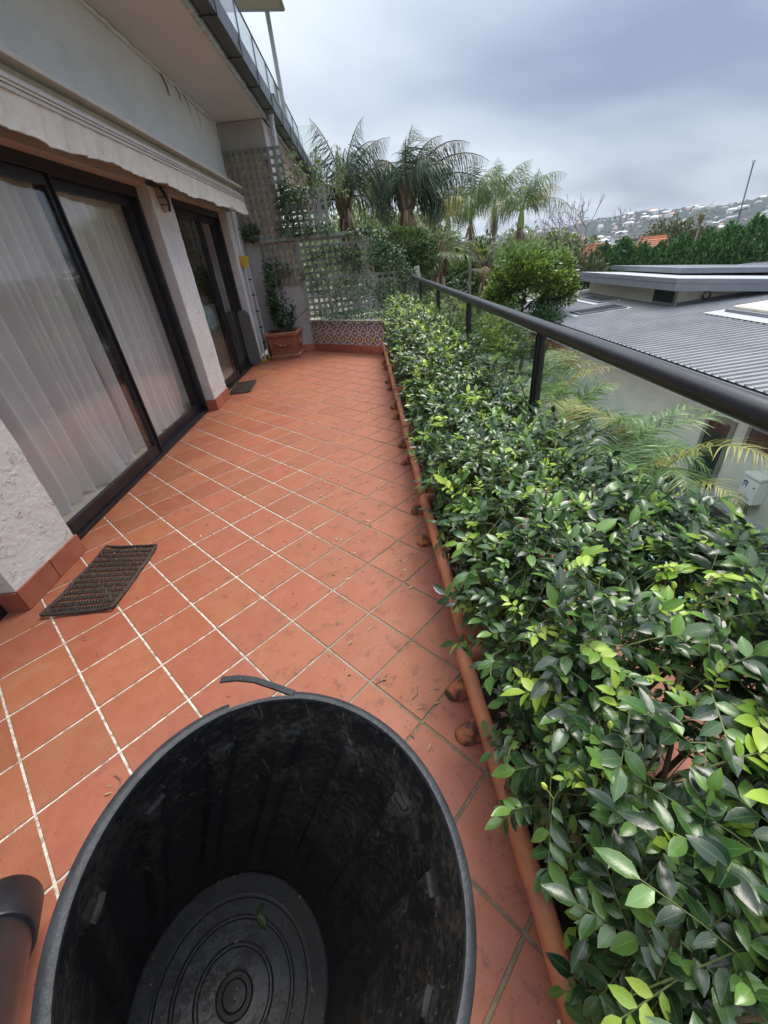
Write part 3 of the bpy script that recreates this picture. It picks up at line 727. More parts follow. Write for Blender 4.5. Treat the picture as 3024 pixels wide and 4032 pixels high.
# cream bricks seen through the tall trellis
br = newmesh('brick', MB().box(-.054, .054, -.006, .0, -.033, .033), 'brick', smooth=False)
cnt = 0; z = 1.80; r_ = 0
mt = MB().box(-1.89, -1.245, EW - .003, EW + .0, 1.76, 2.84).box(-1.60, -1.06, EW - .003, EW + .0, 1.14, 1.76); part(mt, 'mortar_bed', 'mortar', ewo, smooth=False)
z = 1.20
while z < 2.8:
    x = -1.83 + (.058 if r_ % 2 else 0)
    while x < -1.29 + (.2 if z < 1.72 else 0):
        if z < 1.76 and x < -1.56: x += .117; continue
        inst(br, 'brick', ewo, Matrix.Translation(Vector((x, EW - .003, z)) - ewo.parent.location)); x += .117
    z += .074; r_ += 1
# lean-on upper storey wall beyond, salmon render
sb = MB().box(-2.2, -1.205, 8.30, 14.2, 2.62, 3.165); hp(sb, 'side_wall', 'salmon', smooth=False)
hp(MB().box(-2.3, -1.215, 8.24, 8.30, 2.3, 3.165), 'corner_board', 'white', smooth=False)
hp(MB().box(-6.5, -1.0, 8.0, 14.2, 3.36, 3.42), 'roof_slab', 'gutter', smooth=False)
hp(MB().box(-6.5, -1.22, -2.6, 8.0, 3.37, 3.42), 'roof_slab', 'gutter', smooth=False)
# downpipe
b = MB(); b.tube([(-1.10, 8.0, 3.30), (-1.10, 8.0, 3.18)], [.06, .045], 12); b.tube([(-1.10, 8.01, 3.2), (-1.115, 8.02, 2.0), (-1.115, 8.02, 1.9)], .036, 14); hp(b, 'downpipe', 'fascia')
b = MB(); b.tube([(WX + .018, 7.58, .13), (WX + .018, 7.58, 2.14)], .018, 10); hp(b, 'conduit', 'render')
# upper balustrade
bal = MB(); bal.tube([(-1.40, 2, 4.50), (-1.40, 15.0, 4.50)], .014, 8); bo = hp(bal, 'upper_handrail', 'gutter')
y = 4.1
while y < 15.1:
    part(MB().beam((-1.40, y, 3.42), (-1.40, y, 4.5), .022, .022, (0, 1, 0)), 'post', 'gutter', bo, smooth=False); 
    part(MB().box(-1.404, -1.396, y + .03, y + 1.04, 3.55, 4.46), 'glass_panel', 'railglass', bo, smooth=False); y += 1.085
part(MB().box(-1.40, -.85, 14.7, 14.71, 3.6, 4.47), 'glass_panel', 'railglass', bo, smooth=False)
# wires hanging at the cornice
b = MB()
for (y, n_, L) in ((5.95, 4, .16), (6.35, 2, .12), (6.6, 2, .18), (6.95, 1, .22)):
    for k in range(n_):
        a = random.uniform(.02, .06); y_ = y + k * .02
        b.tube([(WX + .03, y_, 3.14), (WX + .05, y_ + a * .4, 3.14 - L * .6), (WX + .045, y_ + a, 3.14 - L), (WX + .04, y_ + a * 1.5, 3.14 - L * .5)], .0025, 4)
hp(b, 'loose_wire', 'stem')
# interior
hp(MB().box(-6.5, -2.15, -2.6, 9.6, -.06, .018), 'room_floor', 'floorin', smooth=False)
hp(MB().box(-6.6, -6.5, 7.4, 9.6, 0, 3.1), 'back_wall', 'roomwall', smooth=False)
hp(MB().box(-6.6, -6.5, -2.6, 5.2, 2.3, 3.1).box(-6.6, -6.5, -2.6, 5.2, 0, .1), 'added_opening_wall', 'roomwall', smooth=False)  # unseen wall with an added opening that lets skylight onto the curtains
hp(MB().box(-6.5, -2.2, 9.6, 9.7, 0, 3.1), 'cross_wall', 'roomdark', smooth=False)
hp(MB().box(-6.5, -2.2, -2.6, 9.6, 2.45, 2.5), 'room_ceiling', 'roomwall', smooth=False)
hp(MB().box(-2.3, -2.19, 7.96, 9.6, 0, 3.1), 'front_wall', 'roomwall', smooth=False)
dv = hp(MB().box(-6.5, -2.16, 5.20, 5.30, .018, 2.45), 'dividing_wall', 'roomwall', smooth=False)
part(MB().box(-2.6, -2.158, 5.182, 5.199, .018, .13).box(-2.6, -2.156, 5.178, 5.2, .125, .145), 'skirting_board', 'white', dv, smooth=False, bevel=.003)

# sliding doors
def sliding_door(y0, y1, ym, name='sliding_door'):
    zt = 2.098
    fr = MB().ring(-2.165, -1.995, y0, y1, -.003, zt, .045, .045, .025, .075)
    o = hp(fr, name, 'black', smooth=False, bevel=.002)
    fr = MB(); fr.box(-2.012, -2.006, y0 + .045, y1 - .045, .022, .034).box(-2.060, -2.052, y0 + .045, y1 - .045, .022, .040).box(-2.108, -2.100, y0 + .045, y1 - .045, .022, .040)
    tr_ = part(fr, 'track', 'black', o, smooth=False); tr_['kind'] = 'stuff'
    def leaf(xc, ya, yb):
        s_ = .058; lf = MB().ring(xc - .018, xc + .018, ya, yb, .036, zt - .078, s_, s_, .082, .067)
        part(lf, 'door_leaf', 'black', o, smooth=False, bevel=.002)
        part(MB().box(xc - .003, xc + .003, ya + s_ - .004, yb - s_ + .004, .114, zt - .141), 'glass_pane', 'glass', o, smooth=False)
    leaf(-2.032, y0 + .046, ym + .03)
    leaf(-2.080, ym - .03, y1 - .046)
    part(MB().box(-2.013, -1.996, ym + .012, ym + .03, .036, zt - .078), 'pull_handle', 'black', o, smooth=False)
    return o
sliding_door(2.06, 4.797, 3.50)
sliding_door(5.308, 7.297, 6.38)
sliding_door(-2.5, 1.570, -.4)

# curtain
def curtain(name, y0, y1, label, seed=2):
    random.seed(seed); ph = [random.uniform(0, 6.28) for _ in range(6)]; rt = None; mb = MB(); P = []
    ny = int((y1 - y0) / .008)
    for i in range(34):
        z = .025 + (2.30 - .025) * (i / 33) ** 1.2; row = []; low = max(0, 1 - z / .5)
        for j in range(ny + 1):
            y = y0 + (y1 - y0) * j / ny; u = y * 1.0 + .05 * math.sin(z * 1.3 + y * 2) * (1 - z / 2.5)
            f = .072 * math.sin(u * 50 + 2.2 * math.sin(u * 6 + ph[0]) + ph[1]) + .022 * math.sin(u * 15 + ph[2] + .5 * z) + .010 * math.sin(u * 66 + ph[3])
            f *= (.85 + .4 * noise.noise(Vector((y * 2, z * .4, seed))))
            x = -2.29 + f + low * .035 * math.sin(u * 9 + ph[4]) + low ** 2 * .05 * math.sin(y * 5 + ph[5])
            row.append((x, y + low * .01 * math.sin(u * 50), z + (low ** 3) * .012 * math.sin(u * 30)))
        P.append(row)
    mb.grid(P); o = mb.build(name, 'curtain', None, ang=80); tag(o, label, 'curtain', 'linen curtains inside the long sliding door')
curtain('curtain', 1.6, 3.62, 'sheer cream linen curtain behind the near half of the first sliding door')
curtain('curtain', 3.52, 4.93, 'sheer cream linen curtain behind the far half of the first sliding door', 5)

# awning
aw = empty('awning', (-1.75, 4, 2.3)); tag(aw, 'beige canvas awning rolled in above the sliding doors with a wavy valance', 'awning')
y0, y1 = .6, 7.42
part(MB().add([(WX + .002, y0, 2.385), (WX + .002, y1, 2.385), (-1.60, y1, 2.343), (-1.60, y0, 2.343), (WX + .002, y0, 2.43), (WX + .002, y1, 2.43), (-1.60, y1, 2.371), (-1.60, y0, 2.371)],
              [(0, 1, 2, 3), (7, 6, 5, 4), (3, 2, 6, 7), (0, 4, 5, 1), (0, 3, 7, 4), (1, 5, 6, 2)]), 'hood', 'cream_metal', aw, smooth=False, bevel=.003)
b = MB(); ny = 260; P = []
for i in range(7):
    t = i / 6; row = []
    for j in range(ny + 1):
        y = y0 + (y1 - y0) * j / ny; r = .003 * math.sin(y * 46 + 2 * math.sin(y * 5)) * (1 - .3 * t)
        row.append((-1.70 + .085 * t + r, y, 2.335 - .075 * t))
    P.append(row)
b.grid(P); part(b, 'canvas', 'fabric', aw, ang=80)
b = MB().tube([(-1.735, y0 + .03, 2.335), (-1.735, y1 - .03, 2.335)], .04, 14); part(b, 'roller', 'fabric', aw)
part(MB().box(-1.655, -1.612, y0, y1, 2.196, 2.262).box(-1.612, -1.605, y0, y1, 2.200, 2.216).box(-1.612, -1.603, y0, y1, 2.224, 2.236).box(-1.612, -1.605, y0, y1, 2.244, 2.260), 'front_bar', 'cream_metal', aw, smooth=False, bevel=.0015)
for y in (1.6, 4.9, 6.9): part(MB().beam((WX + .03, y, 2.33), (-1.66, y - .12, 2.25), .045, .03), 'arm', 'cream_metal', aw, smooth=False, bevel=.004)
b = MB(); P = []; ny = 560
for i in range(13):
    t = i / 12; row = []
    for j in range(ny + 1):
        y = y0 + (y1 - y0) * j / ny
        hem = .160 + .010 * math.sin(y * 6.4 + .6) + .007 * math.sin(y * 2.3 + 2) + .004 * math.sin(y * 15)
        z = 2.198 - hem * t; sl = y + .45 * t * .16
        f = .006 * math.sin(sl * 27 + 2.1 * math.sin(sl * 3.7)) + .004 * math.sin(sl * 61 + 3 * math.sin(sl * 2.2)) + .010 * noise.noise(Vector((sl * 13, t * 2, 0)))
        row.append((-1.614 + f * (.25 + t) + .010 * t, y + .004 * math.sin(y * 20) * t, z))
    P.append(row)
b.grid(P); part(b, 'valance', 'fabric', aw, ang=80)
b = MB(); b.tube([Vector(p) for p in P[-1][::3]], .0035, 5); part(b, 'hem', 'cream_metal', aw)

# wall lamp on the pier
lp = empty('wall_lamp', (WX, 5.0, 2.0)); tag(lp, 'stepped half round wall lamp on the middle pier under the awning', 'wall lamp')
b = MB(); 
def halfcup(z0, z1, r0, r1, cy, mb):
    P = []
    for (z, r) in ((z1, r1 * .2), (z1, r1), ((z0 + z1) / 2, (r0 + r1) / 2 * 1.02), (z0, r0), (z0, r0 * .1)):
        P.append([(WX + .002 + max(0, math.sin(a)) * r, cy + math.cos(a) * r, z) for a in np.linspace(0, math.pi, 14)])
    mb.grid(P)
halfcup(2.03, 2.10, .080, .088, 5.03, b); halfcup(1.972, 2.024, .066, .076, 5.03, b); halfcup(1.915, 1.966, .028, .062, 5.03, b)
part(b, 'shade', 'lampbody', lp)
b = MB(); b.grid([[(WX + max(0, math.sin(a)) * r, 5.03 + math.cos(a) * r, z) for a in np.linspace(0, math.pi, 14)] for z, r in ((2.024, .070), (2.03, .084), (2.03, .06))])
b.grid([[(WX + max(0, math.sin(a)) * r, 5.03 + math.cos(a) * r, z) for a in np.linspace(0, math.pi, 14)] for z, r in ((1.965, .060), (1.973, .071), (1.973, .05))]); part(b, 'trim_ring', 'cable', lp)
b = MB(); P = [(WX + .06 + .035 * math.sin(t * 2.6), 4.94 + .02 * t, 2.10 - .19 * t) for t in np.linspace(0, 1, 8)]
b.tube(P, [.012, .014, .015, .015, .014, .013, .012, .01], 6); part(b, 'bracket', 'cable', lp)

# ---------------------------------------------------------------- furniture seen inside
wc = empty('wicker_chair', (-2.5, 7.0, .02)); tag(wc, 'brown wicker armchair just inside the second sliding door', 'chair')
b = MB(); cw = MB()
W0, W1 = 6.66, 7.36
for i in range(26):
    z = .05 + i * .0215; k = i % 2
    ys = np.linspace(W0, W1, 34)
    top = .60
    pts = []
    for j, y in enumerate(ys):
        e_ = min(1, max(0, (y - W0) / .12)); 
        if z > top - .12 * (1 - math.sqrt(max(0, 1 - (1 - e_) ** 2))): continue
        pts.append((-2.42 + .008 * (1 if (j + k) % 2 else -1), y, z))
    if len(pts) > 2: cw.tube(pts, .0105, 5)
part(cw, 'woven_side', 'wicker', wc)
b = MB(); arc = [(-2.41, W0 - .01, .02), (-2.41, W0 - .005, .45), (-2.41, W0 + .02, .55), (-2.41, W0 + .08, .62), (-2.41, W0 + .18, .655), (-2.41, W1, .665)]
for dx in (0, -.03, -.06): b.tube([(p[0] + dx, p[1] - dx * .3, p[2] + (dx * -.15)) for p in arc], .017, 7)
for i in range(26):
    z = .05 + i * .0225; b.tube([(-2.43, W0, z), (-2.70, W0 - .004, z + .003), (-2.98, W0, z)], .010, 5)
part(b, 'arm_frame', 'wicker', wc)
part(MB().box(-2.98, -2.45, W0 + .04, W1, .30, .42), 'seat', 'wicker', wc, bevel=.02)
part(MB().box(-3.02, -2.44, W1, W1 + .06, .05, .95), 'backrest', 'wicker', wc, bevel=.02)
b = MB(); P = []
for i in range(13):
    row = []
    for j in range(13):
        u = i / 6 - 1; v = j / 6 - 1; k = (1 - u ** 4) * (1 - v ** 4)
        row.append((-2.50 + .11 * k ** .5, 6.97 + u * .30 * (1 - .08 * v * v), .76 + v * .19 * (1 - .06 * u * u)))
    P.append(row)
b.grid(P); b.grid([[(-5.0 - x, y, z) if 0 else (-2.50 - (x + 2.50) * .8, y, z) for x, y, z in r] for r in P][::-1])
tag(b.build('cushion', 'teal', None, ang=70), 'pale teal patterned cushion standing on the wicker armchair', 'cushion')
tag(MB().box(-2.95, -2.90, 7.45, 9.2, .3, 2.2).build('tapestry', 'tapestry', None, smooth=False), 'brown patterned hanging on a screen inside the second sliding door', 'tapestry')  # added panel; its pattern paints the door reflection mixed with a painting

# ---------------------------------------------------------------- doormats
def doormat(name, corners, label, rows=12, loops=22, lift=.01):
    rt = empty(name, ((corners[0][0] + corners[2][0]) / 2, (corners[0][1] + corners[2][1]) / 2, 0)); tag(rt, label, 'doormat', 'woven doormats in front of the sliding doors')
    A, B, C_, D_ = [Vector((x, y, 0)) for x, y in corners]
    def pt(u, v):  # u across (A->D), v along (A->B)
        p = A.lerp(D_, u).lerp(B.lerp(C_, u), v); c = (abs(2 * u - 1) * abs(2 * v - 1)) ** 4
        p.z = .009 + .010 * c + .002 * math.sin(v * 17 + u * 5); return p
    for r in range(rows):
        v = (r + .7) / (rows + .4); b = MB(); pts = []
        for k in range(loops * 4 + 1):
            u = .02 + .96 * k / (loops * 4); a = k * math.pi / 2; p = pt(u, v)
            p = p + (B - A).normalized() * math.cos(a) * .013 + Vector((0, 0, math.sin(a) * .007)); pts.append(p)
        b.tube(pts, .0052, 4)
        part(b, 'coir_strand', 'mat', rt, ang=70)
    b = MB()
    for e_ in range(2):
        ring = [pt(u, 0) for u in np.linspace(0, 1, 14)] + [pt(1, v) for v in np.linspace(0, 1, 20)[1:]] + [pt(u, 1) for u in np.linspace(1, 0, 14)[1:]] + [pt(0, v) for v in np.linspace(1, 0, 20)[1:]]
        ring = [p + Vector((random.uniform(-.0015, .0015), random.uniform(-.0015, .0015), random.uniform(0, .002) + e_ * .006)) for p in ring]
        b.tube(ring, .0075 - .002 * e_, 6)
    for u in (.25, .5, .75): b.tube([pt(u, v) - Vector((0, 0, .004)) for v in np.linspace(0, 1, 20)], .003, 4)
    part(b, 'edging', 'mat', rt)
doormat('doormat', [(-1.769, 1.498), (-1.742, 2.062), (-1.413, 2.017), (-1.415, 1.504)], 'dark brown woven doormat on the tiles beside the near pier')
doormat('doormat', [(-1.924, 5.39), (-1.985, 5.99), (-1.692, 6.01), (-1.65, 5.433)], 'dark brown woven doormat in front of the far sliding door', 11, 16)

# ---------------------------------------------------------------- far corner: longboard, ladder, urn
lb = empty('longboard', (-1.97, 7.22, 0)); tag(lb, 'grey grip taped skateboard deck leaning against the far door frame', 'skateboard')
b = MB(); L_, Wd = .84, .205; ring = []
for k in range(40):
    a = 2 * math.pi * k / 40; r = L_ / 2 - Wd / 2; ring.append((math.cos(a) * Wd / 2, math.sin(a) * Wd / 2 + (r if math.sin(a) > 0 else -r)))
def bd(x, y, z): t = y / (L_ / 2); return (x, y, z + .035 * max(0, abs(t) - .72) * 3 + .004 * (x / .1) ** 2)
n_ = len(ring); vs = [bd(x, y, 0) for x, y in ring] + [bd(x, y, .011) for x, y in ring]
b.add(vs, [tuple(range(n_ - 1, -1, -1)), tuple(range(n_, 2 * n_))] + [(i, (i + 1) % n_, n_ + (i + 1) % n_, n_ + i) for i in range(n_)])
X_ = Vector((.99, -.14, .0)).normalized(); Y_ = Vector((-.02, .02, .80)).normalized(); 
Y_ = (Vector((-1.985, 7.238, .80)) - Vector((-1.950, 7.19, .0))).normalized(); Z_ = X_.cross(Y_).normalized(); X_ = Y_.cross(Z_)
Ml = Matrix((X_, Y_, Z_)).transposed().to_4x4(); Ml.translation = Vector((-1.966, 7.212, .42)) - lb.location
me = newmesh('deck', b, 'grip', ang=40); inst(me, 'deck', lb, Ml)
for yy in (-.27, .27):
    for xx in (-.03, .03):
        for d2 in (0, .05): q = Ml @ Vector((xx, yy + d2, .014)); bb = MB().tube([q, q + Z_ * .003], .004, 6); bb.build('bolt', 'alu', lb)
ld = empty('step_ladder', (-1.87, 7.47, 0)); tag(ld, 'folded aluminium step ladder with yellow top cap leaning in the corner', 'ladder')
for (a, b_, w_) in (((-1.838, 7.40, .03), (-1.845, 7.48, 1.43), .032), ((-1.885, 7.40, .03), (-1.90, 7.44, 1.06), .02), ((-1.80, 7.56, .03), (-1.80, 7.58, 1.43), .03), ((-1.80, 7.62, .03), (-1.82, 7.6, 1.05), .02)):
    part(MB().beam(a, b_, w_, .022, (1, 0, 0)), 'rail', 'alu', ld, smooth=False, bevel=.003)
    part(MB().beam((a[0], a[1], 0), (a[0], a[1], .05), w_ * 1.3, .032, (1, 0, 0)), 'foot', 'yellow', ld, smooth=False, bevel=.003)
for z in (.28, .52, .76, 1.0, 1.22): part(MB().box(-1.850, -1.80, 7.50 + z * .04, 7.60, z, z + .02), 'step', 'black', ld, smooth=False, bevel=.003)
part(MB().add([(-1.90, 7.44, 1.56), (-1.79, 7.42, 1.545), (-1.78, 7.62, 1.545), (-1.89, 7.63, 1.56), (-1.875, 7.45, 1.40), (-1.82, 7.44, 1.40), (-1.80, 7.6, 1.40), (-1.86, 7.61, 1.40)],
              [(0, 1, 2, 3), (7, 6, 5, 4), (0, 4, 5, 1), (1, 5, 6, 2), (2, 6, 7, 3), (3, 7, 4, 0)]), 'top_cap', 'yellow', ld, smooth=False, bevel=.008)
# square terracotta urn
ur = empty('planter_pot', (-1.46, 7.66, 0)); tag(ur, 'square terracotta pot with a garland in relief, holding a small dark bush', 'pot')
def sqloft(levels, c, rot=0, n=4):
    P = []
    for z, h in levels:
        P.append([(c[0] + h * (x * math.cos(rot) - y * math.sin(rot)), c[1] + h * (x * math.sin(rot) + y * math.cos(rot)), z) for x, y in ((-1, -1), (1, -1), (1, 1), (-1, 1))])
    return P
uc = (-1.485, 7.70); rt_ = -.03
lv = [(0, .0), (0, .255), (.055, .255), (.065, .235), (.08, .232), (.33, .225 + .03), (.35, .262), (.365, .285), (.41, .290), (.425, .280), (.425, .25), (.36, .235), (.36, 0)]
b = MB(); b.grid(sqloft(lv, uc, rt_), close_v=True); part(b, 'body', 'pot2', ur, smooth=False, bevel=.008)
part(MB().grid(sqloft([(.385, .245), (.385, .0)], uc, rt_), close_v=True), 'soil', 'soil', ur)
for (ox, oy, ang) in ((0, -1, 0), (1, 0, math.pi / 2)):
    b = MB(); P = []
    for t in np.linspace(-1, 1, 15):
        s_ = t * .15; z = .21 + .07 * t * t - (.0 if abs(t) < .9 else .0); off = -.245 - .012
        x = s_ * math.cos(ang) - off * math.sin(ang); y = s_ * math.sin(ang) + off * math.cos(ang)
        P.append((uc[0] + x, uc[1] + y, z))
    b.tube(P, [.018 + .009 * math.sin(k * 1.9) for k in range(15)], 8)
    for e_ in (0, 14): b.tube([P[e_], (P[e_][0], P[e_][1], .235 - .03), (P[e_][0], P[e_][1], .16)], [.014, .011, .005], 6)
    part(b, 'garland', 'pot2', ur)
# bush in the pot
bs = empty('potted_bush', (-1.48, 7.68, .38)); tag(bs, 'thin dark leaved bush growing in the square terracotta pot', 'bush')
random.seed(11); b = MB(); Ms = []
for k in range(9):
    q = Vector((uc[0] + random.uniform(-.24, .20), uc[1] + random.uniform(-.15, .12), random.uniform(.75, 1.42))); p0 = Vector((uc[0] + random.uniform(-.05, .05), uc[1], .38))
    m1 = p0.lerp(q, .5) + rv() * .05; b.tube([p0, m1, q], [.008, .005, .002], 5)
    for j in range(150):
        t = random.uniform(.25, 1.05); p = (p0.lerp(m1, t * 2) if t < .5 else m1.lerp(q, t * 2 - 1)) + rv() * random.uniform(.01, .10)
        Ms.append(frame(rv() + Vector((0, 0, .1)), rv() + Vector((0, 0, 1)), random.uniform(.05, .08), p, sx=.06))
b.tube([(-1.40, 7.68, .38), (-1.62, 7.74, 1.22)], .004, 5)
part(b, 'stems', 'stem', bs); o = scatter('foliage', LEAF4, Ms, 'ivy', bs, off=bs.location); o['kind'] = 'stuff'
tag(MB().tube([(-1.62, 7.6, .36), (-1.35, 7.66, .50), (-1.02, 7.9, .72)], .006, 6).build('stake', 'cable', None), 'thin dark stick lying from the square pot to the tiled planter', 'stick')

# ---------------------------------------------------------------- tiled planter + trellis
pl = empty('tiled_planter', (DP0[0], DP0[1], 0)); tag(pl, 'low planter bed faced with blue and yellow patterned tiles', 'planter')
dx, dy = DPd; nx, ny_ = -.633, -.774      # outward normal (towards camera)
def dpt(s, off, z): return (DP0[0] + dx * s + nx * off, DP0[1] + dy * s + ny_ * off, z)
b = MB(); b.add([dpt(0, 0, 0), dpt(2.3, 0, 0), (DP0[0] + dx * 2.3, 8.3, 0), (DP0[0], 8.3, 0), dpt(0, 0, .50), dpt(2.3, 0, .50), (DP0[0] + dx * 2.3, 8.3, .50), (DP0[0], 8.3, .50)],
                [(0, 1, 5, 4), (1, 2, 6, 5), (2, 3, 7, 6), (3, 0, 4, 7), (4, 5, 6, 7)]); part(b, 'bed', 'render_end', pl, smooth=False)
tw = .1855; dme = newmesh('glazed_tile', MB().box(-tw / 2 + .001, tw / 2 - .001, -.008, 0, -tw / 2 + .001, tw / 2 - .001), 'deco', smooth=False)
ang = math.atan2(dy, dx)
for r in range(2):
    for i in range(12):
        p = Vector(dpt(tw * (i + .5) + .004, .001, .130 + tw * (r + .5)))
        inst(dme, 'glazed_tile', pl, Matrix.Translation(p - pl.location) @ Matrix.Rotation(ang, 4, 'Z'), idx=1 if r == 0 else 0)
for i in range(10):
    Mx = Matrix.Translation(dpt(i * .225 + .004, .0015, 0)) @ Matrix.Rotation(ang, 4, 'Z')
    part(MB().box(0, .219, -.013, 0, .002, .126, Mx), 'tile', 'skin', pl, smooth=False, bevel=.0015)
part(MB().add([dpt(-.0, .012, .501), dpt(2.3, .012, .501), dpt(2.3, -.1, .501), dpt(0, -.1, .501), dpt(0, .012, .512), dpt(2.3, .012, .512), dpt(2.3, -.1, .512), dpt(0, -.1, .512)],
              [(0, 1, 5, 4), (1, 2, 6, 5), (2, 3, 7, 6), (3, 0, 4, 7), (4, 5, 6, 7)]), 'coping', 'mortar', pl, smooth=False)
def trellis(name, label, x0, x1, z0, z1, stepx, stepz, y=EW - .03, sw=.040, border=(1, 1, 1, 1), steps=None, rot=0):
    rt = empty(name, ((x0 + x1) / 2, y, z0)); tag(rt, label, 'trellis', 'grey green garden trellis panels')
    x = x0 + sw / 2; 
    xsn = int(round((x1 - x0 - sw) / stepx)); 
    for i in range(xsn + 1):
        xx = x0 + sw / 2 + (x1 - x0 - sw) * i / xsn; zb = z0
        if steps:
            for (xa, zz) in steps:
                if xx > xa: zb = zz
        Mx = Matrix.Translation((xx, y - .012, zb)) @ Matrix.Rotation(random.gauss(0, .004), 4, 'Y')
        part(MB().box(-sw / 2, sw / 2, -.006, .006, 0, z1 - zb, Mx), 'slat', 'slat', rt, smooth=False, bevel=.0015)
    zn = int(round((z1 - (min([z0] + [s[1] for s in steps]) if steps else z0) - sw) / stepz)); zlow = min([z0] + [s[1] for s in steps]) if steps else z0
    for i in range(zn + 1):
        zz = zlow + sw / 2 + (z1 - zlow - sw) * i / zn; xa = x0; xb = x1
        if steps:
            for (xs_, zs) in steps:
                if zs < z0 and zz < z0: xa = max(xa, xs_)
        Mx = Matrix.Translation((xa, y + .002, zz)) @ Matrix.Rotation(random.gauss(0, .002), 4, 'Y')
        part(MB().box(0, xb - xa, -.006, .006, -sw / 2, sw / 2, Mx), 'slat', 'slat', rt, smooth=False, bevel=.0015)
    return rt
trellis('trellis', 'tall grey green trellis fixed to the end wall beside the awning', -1.885, -1.02, 1.74, 2.855, .094, .094, steps=None, sw=.040)
trellis('trellis', 'lower trellis strip on the end wall behind the potted bush', -1.60, -1.03, 1.10, 1.73, .094, .094, sw=.040, y=EW - .028, steps=[(-1.34, 1.10)])
t2 = trellis('trellis', 'small middle trellis panel with a slanting batten below the salmon wall', -1.06, -.46, 1.74, 2.33, .094, .094, y=EW - .035, sw=.040)
part(MB().beam((-.64, EW - .06, 1.76), (-.58, EW - .06, 2.22), .045, .012, (0, 1, 0)), 'batten', 'slat', t2, smooth=False)
t3 = trellis('trellis', 'wide trellis panel with a loose diagonal batten above the tiled planter', -1.03, .19, .56, 1.70, .098, .094, y=EW - .04, sw=.040)
part(MB().beam((-.80, EW - .08, 1.16), (-.52, EW - .09, .60), .05, .014, (0, 1, 0)), 'batten', 'slat', t3, smooth=False)
part(MB().box(-1.62, .19, EW - .075, EW - .05, 1.70, 1.745), 'top_rail', 'slat', t3, smooth=False, bevel=.002)
part(MB().box(-.2, .2, EW - .08, EW - .02, 1.747, 1.765), 'capping', 'cable', t3, smooth=False)
trellis('trellis', 'lowest trellis panel at the far end of the hedge under climbers', .20, .84, .45, 1.13, .094, .094, y=EW - .03, sw=.040)
po = MB(); P = [(.92 + .012 * math.sin(z * 9), 7.98, z) for z in np.linspace(0, 1.16, 9)]; po.tube(P, [.045, .048, .044, .046, .045, .047, .044, .045, .040], 9)
tag(po.build('old_post', 'wpost', None), 'weathered pale wooden post at the far end of the handrail', 'post')

# climbers on the trellis
def climber(name, label, blobs, n, seed, leaf='ivy', leaf2='ivyl', y=EW - .08, size=.045):
    random.seed(seed); rt = empty(name, (blobs[0][0], y, .5)); tag(rt, label, 'climber', 'climbers on the trellis')
    Ms = []; M2 = []; tot = sum(b[4] for b in blobs); st = MB()
    for (x, z, rx_, rz_, wt) in blobs:
        for _ in range(int(n * wt / tot)):
            a = random.uniform(0, 6.28); r = math.sqrt(random.random()) * (1 + .3 * noise.noise(Vector((a * 2, x, z))))
            p = Vector((x + math.cos(a) * r * rx_, y + .03 - abs(random.gauss(0, .05)) * 1.2, z + math.sin(a) * r * rz_))
            if noise.noise(p * 7) < -.12 and random.random() < .8: continue
            M_ = frame(rv() + Vector((0, -.6, -.5)), Vector((0, -1, .5)) + rv() * .5, size * random.uniform(.6, 1.3), p)
            (M2 if random.random() < .14 else Ms).append(M_)
        for _ in range(max(2, int(wt * 2))):
            p = Vector((x + random.uniform(-rx_, rx_), y + .03, z - rz_)); P = [p]
            for k in range(6): p = p + Vector((random.uniform(-.08, .08), random.uniform(-.015, .015), rz_ * .33)); P.append(p)
            st.tube(P, .0035, 4)
    part(st, 'stems', 'stem', rt); o = scatter('foliage', LEAF2, Ms, leaf, rt, off=rt.location); o['kind'] = 'stuff'
    o = scatter('young_foliage', LEAF2, M2, leaf2, rt, off=rt.location); o['kind'] = 'stuff'
climber('climber', 'dark climber on the tall trellis by the end wall', [(-1.10, 2.2, .12, .22, 3), (-1.72, 1.85, .14, .13, 2), (-1.15, 1.85, .18, .14, 1), (-1.02, 2.5, .08, .2, .5), (-1.3, 1.3, .15, .1, .6)], 1150, 21)
climber('climber', 'leafy climber filling the middle of the wide trellis', [(-.85, 2.28, .25, .12, 2.2), (-.9, 1.9, .16, .2, 1.4), (-.6, 1.8, .2, .08, 1.0), (-.5, 1.45, .35, .16, 2), (-.1, 1.35, .25, .2, 2.6), (-.85, 1.2, .2, .3, 1), (-.3, .95, .4, .2, 1.5), (.0, 1.72, .28, .06, 1.2)], 2600, 22)
climber('climber', 'dense climber hanging at the right end of the trellis beside the old post', [(.45, 1.35, .28, .2, 4), (.72, 1.05, .18, .2, 2.2), (.3, 1.6, .16, .16, 1.5), (.35, .85, .2, .2, 1.2), (.62, .8, .15, .15, .8)], 2700, 23)
def creeper():
    random.seed(31); rt = empty('ground_cover', (-.3, 7.5, .5)); tag(rt, 'dark ivy spilling over the edge of the tiled planter', 'ivy'); Ms = []; M2 = []
    for _ in range(2300):
        s_ = random.uniform(.02, 1.9); k = random.random(); off = random.uniform(-.45, .03); z = .52 + .09 * random.random() + .06 * noise.noise(Vector((s_ * 4, 0, 0)))
        if off > -.02: z = .50 - random.random() * .05
        p = Vector(dpt(s_, off, z)); (M2 if random.random() < .15 else Ms).append(frame(rv() + Vector((0, -.4, .1)), rv() * .5 + Vector((0, -.4, 1)), random.uniform(.03, .055), p))
    o = scatter('foliage', LEAF2, Ms, 'ivy', rt, off=rt.location); o['kind'] = 'stuff'; o = scatter('young_foliage', LEAF2, M2, 'ivyl', rt, off=rt.location); o['kind'] = 'stuff'
creeper()
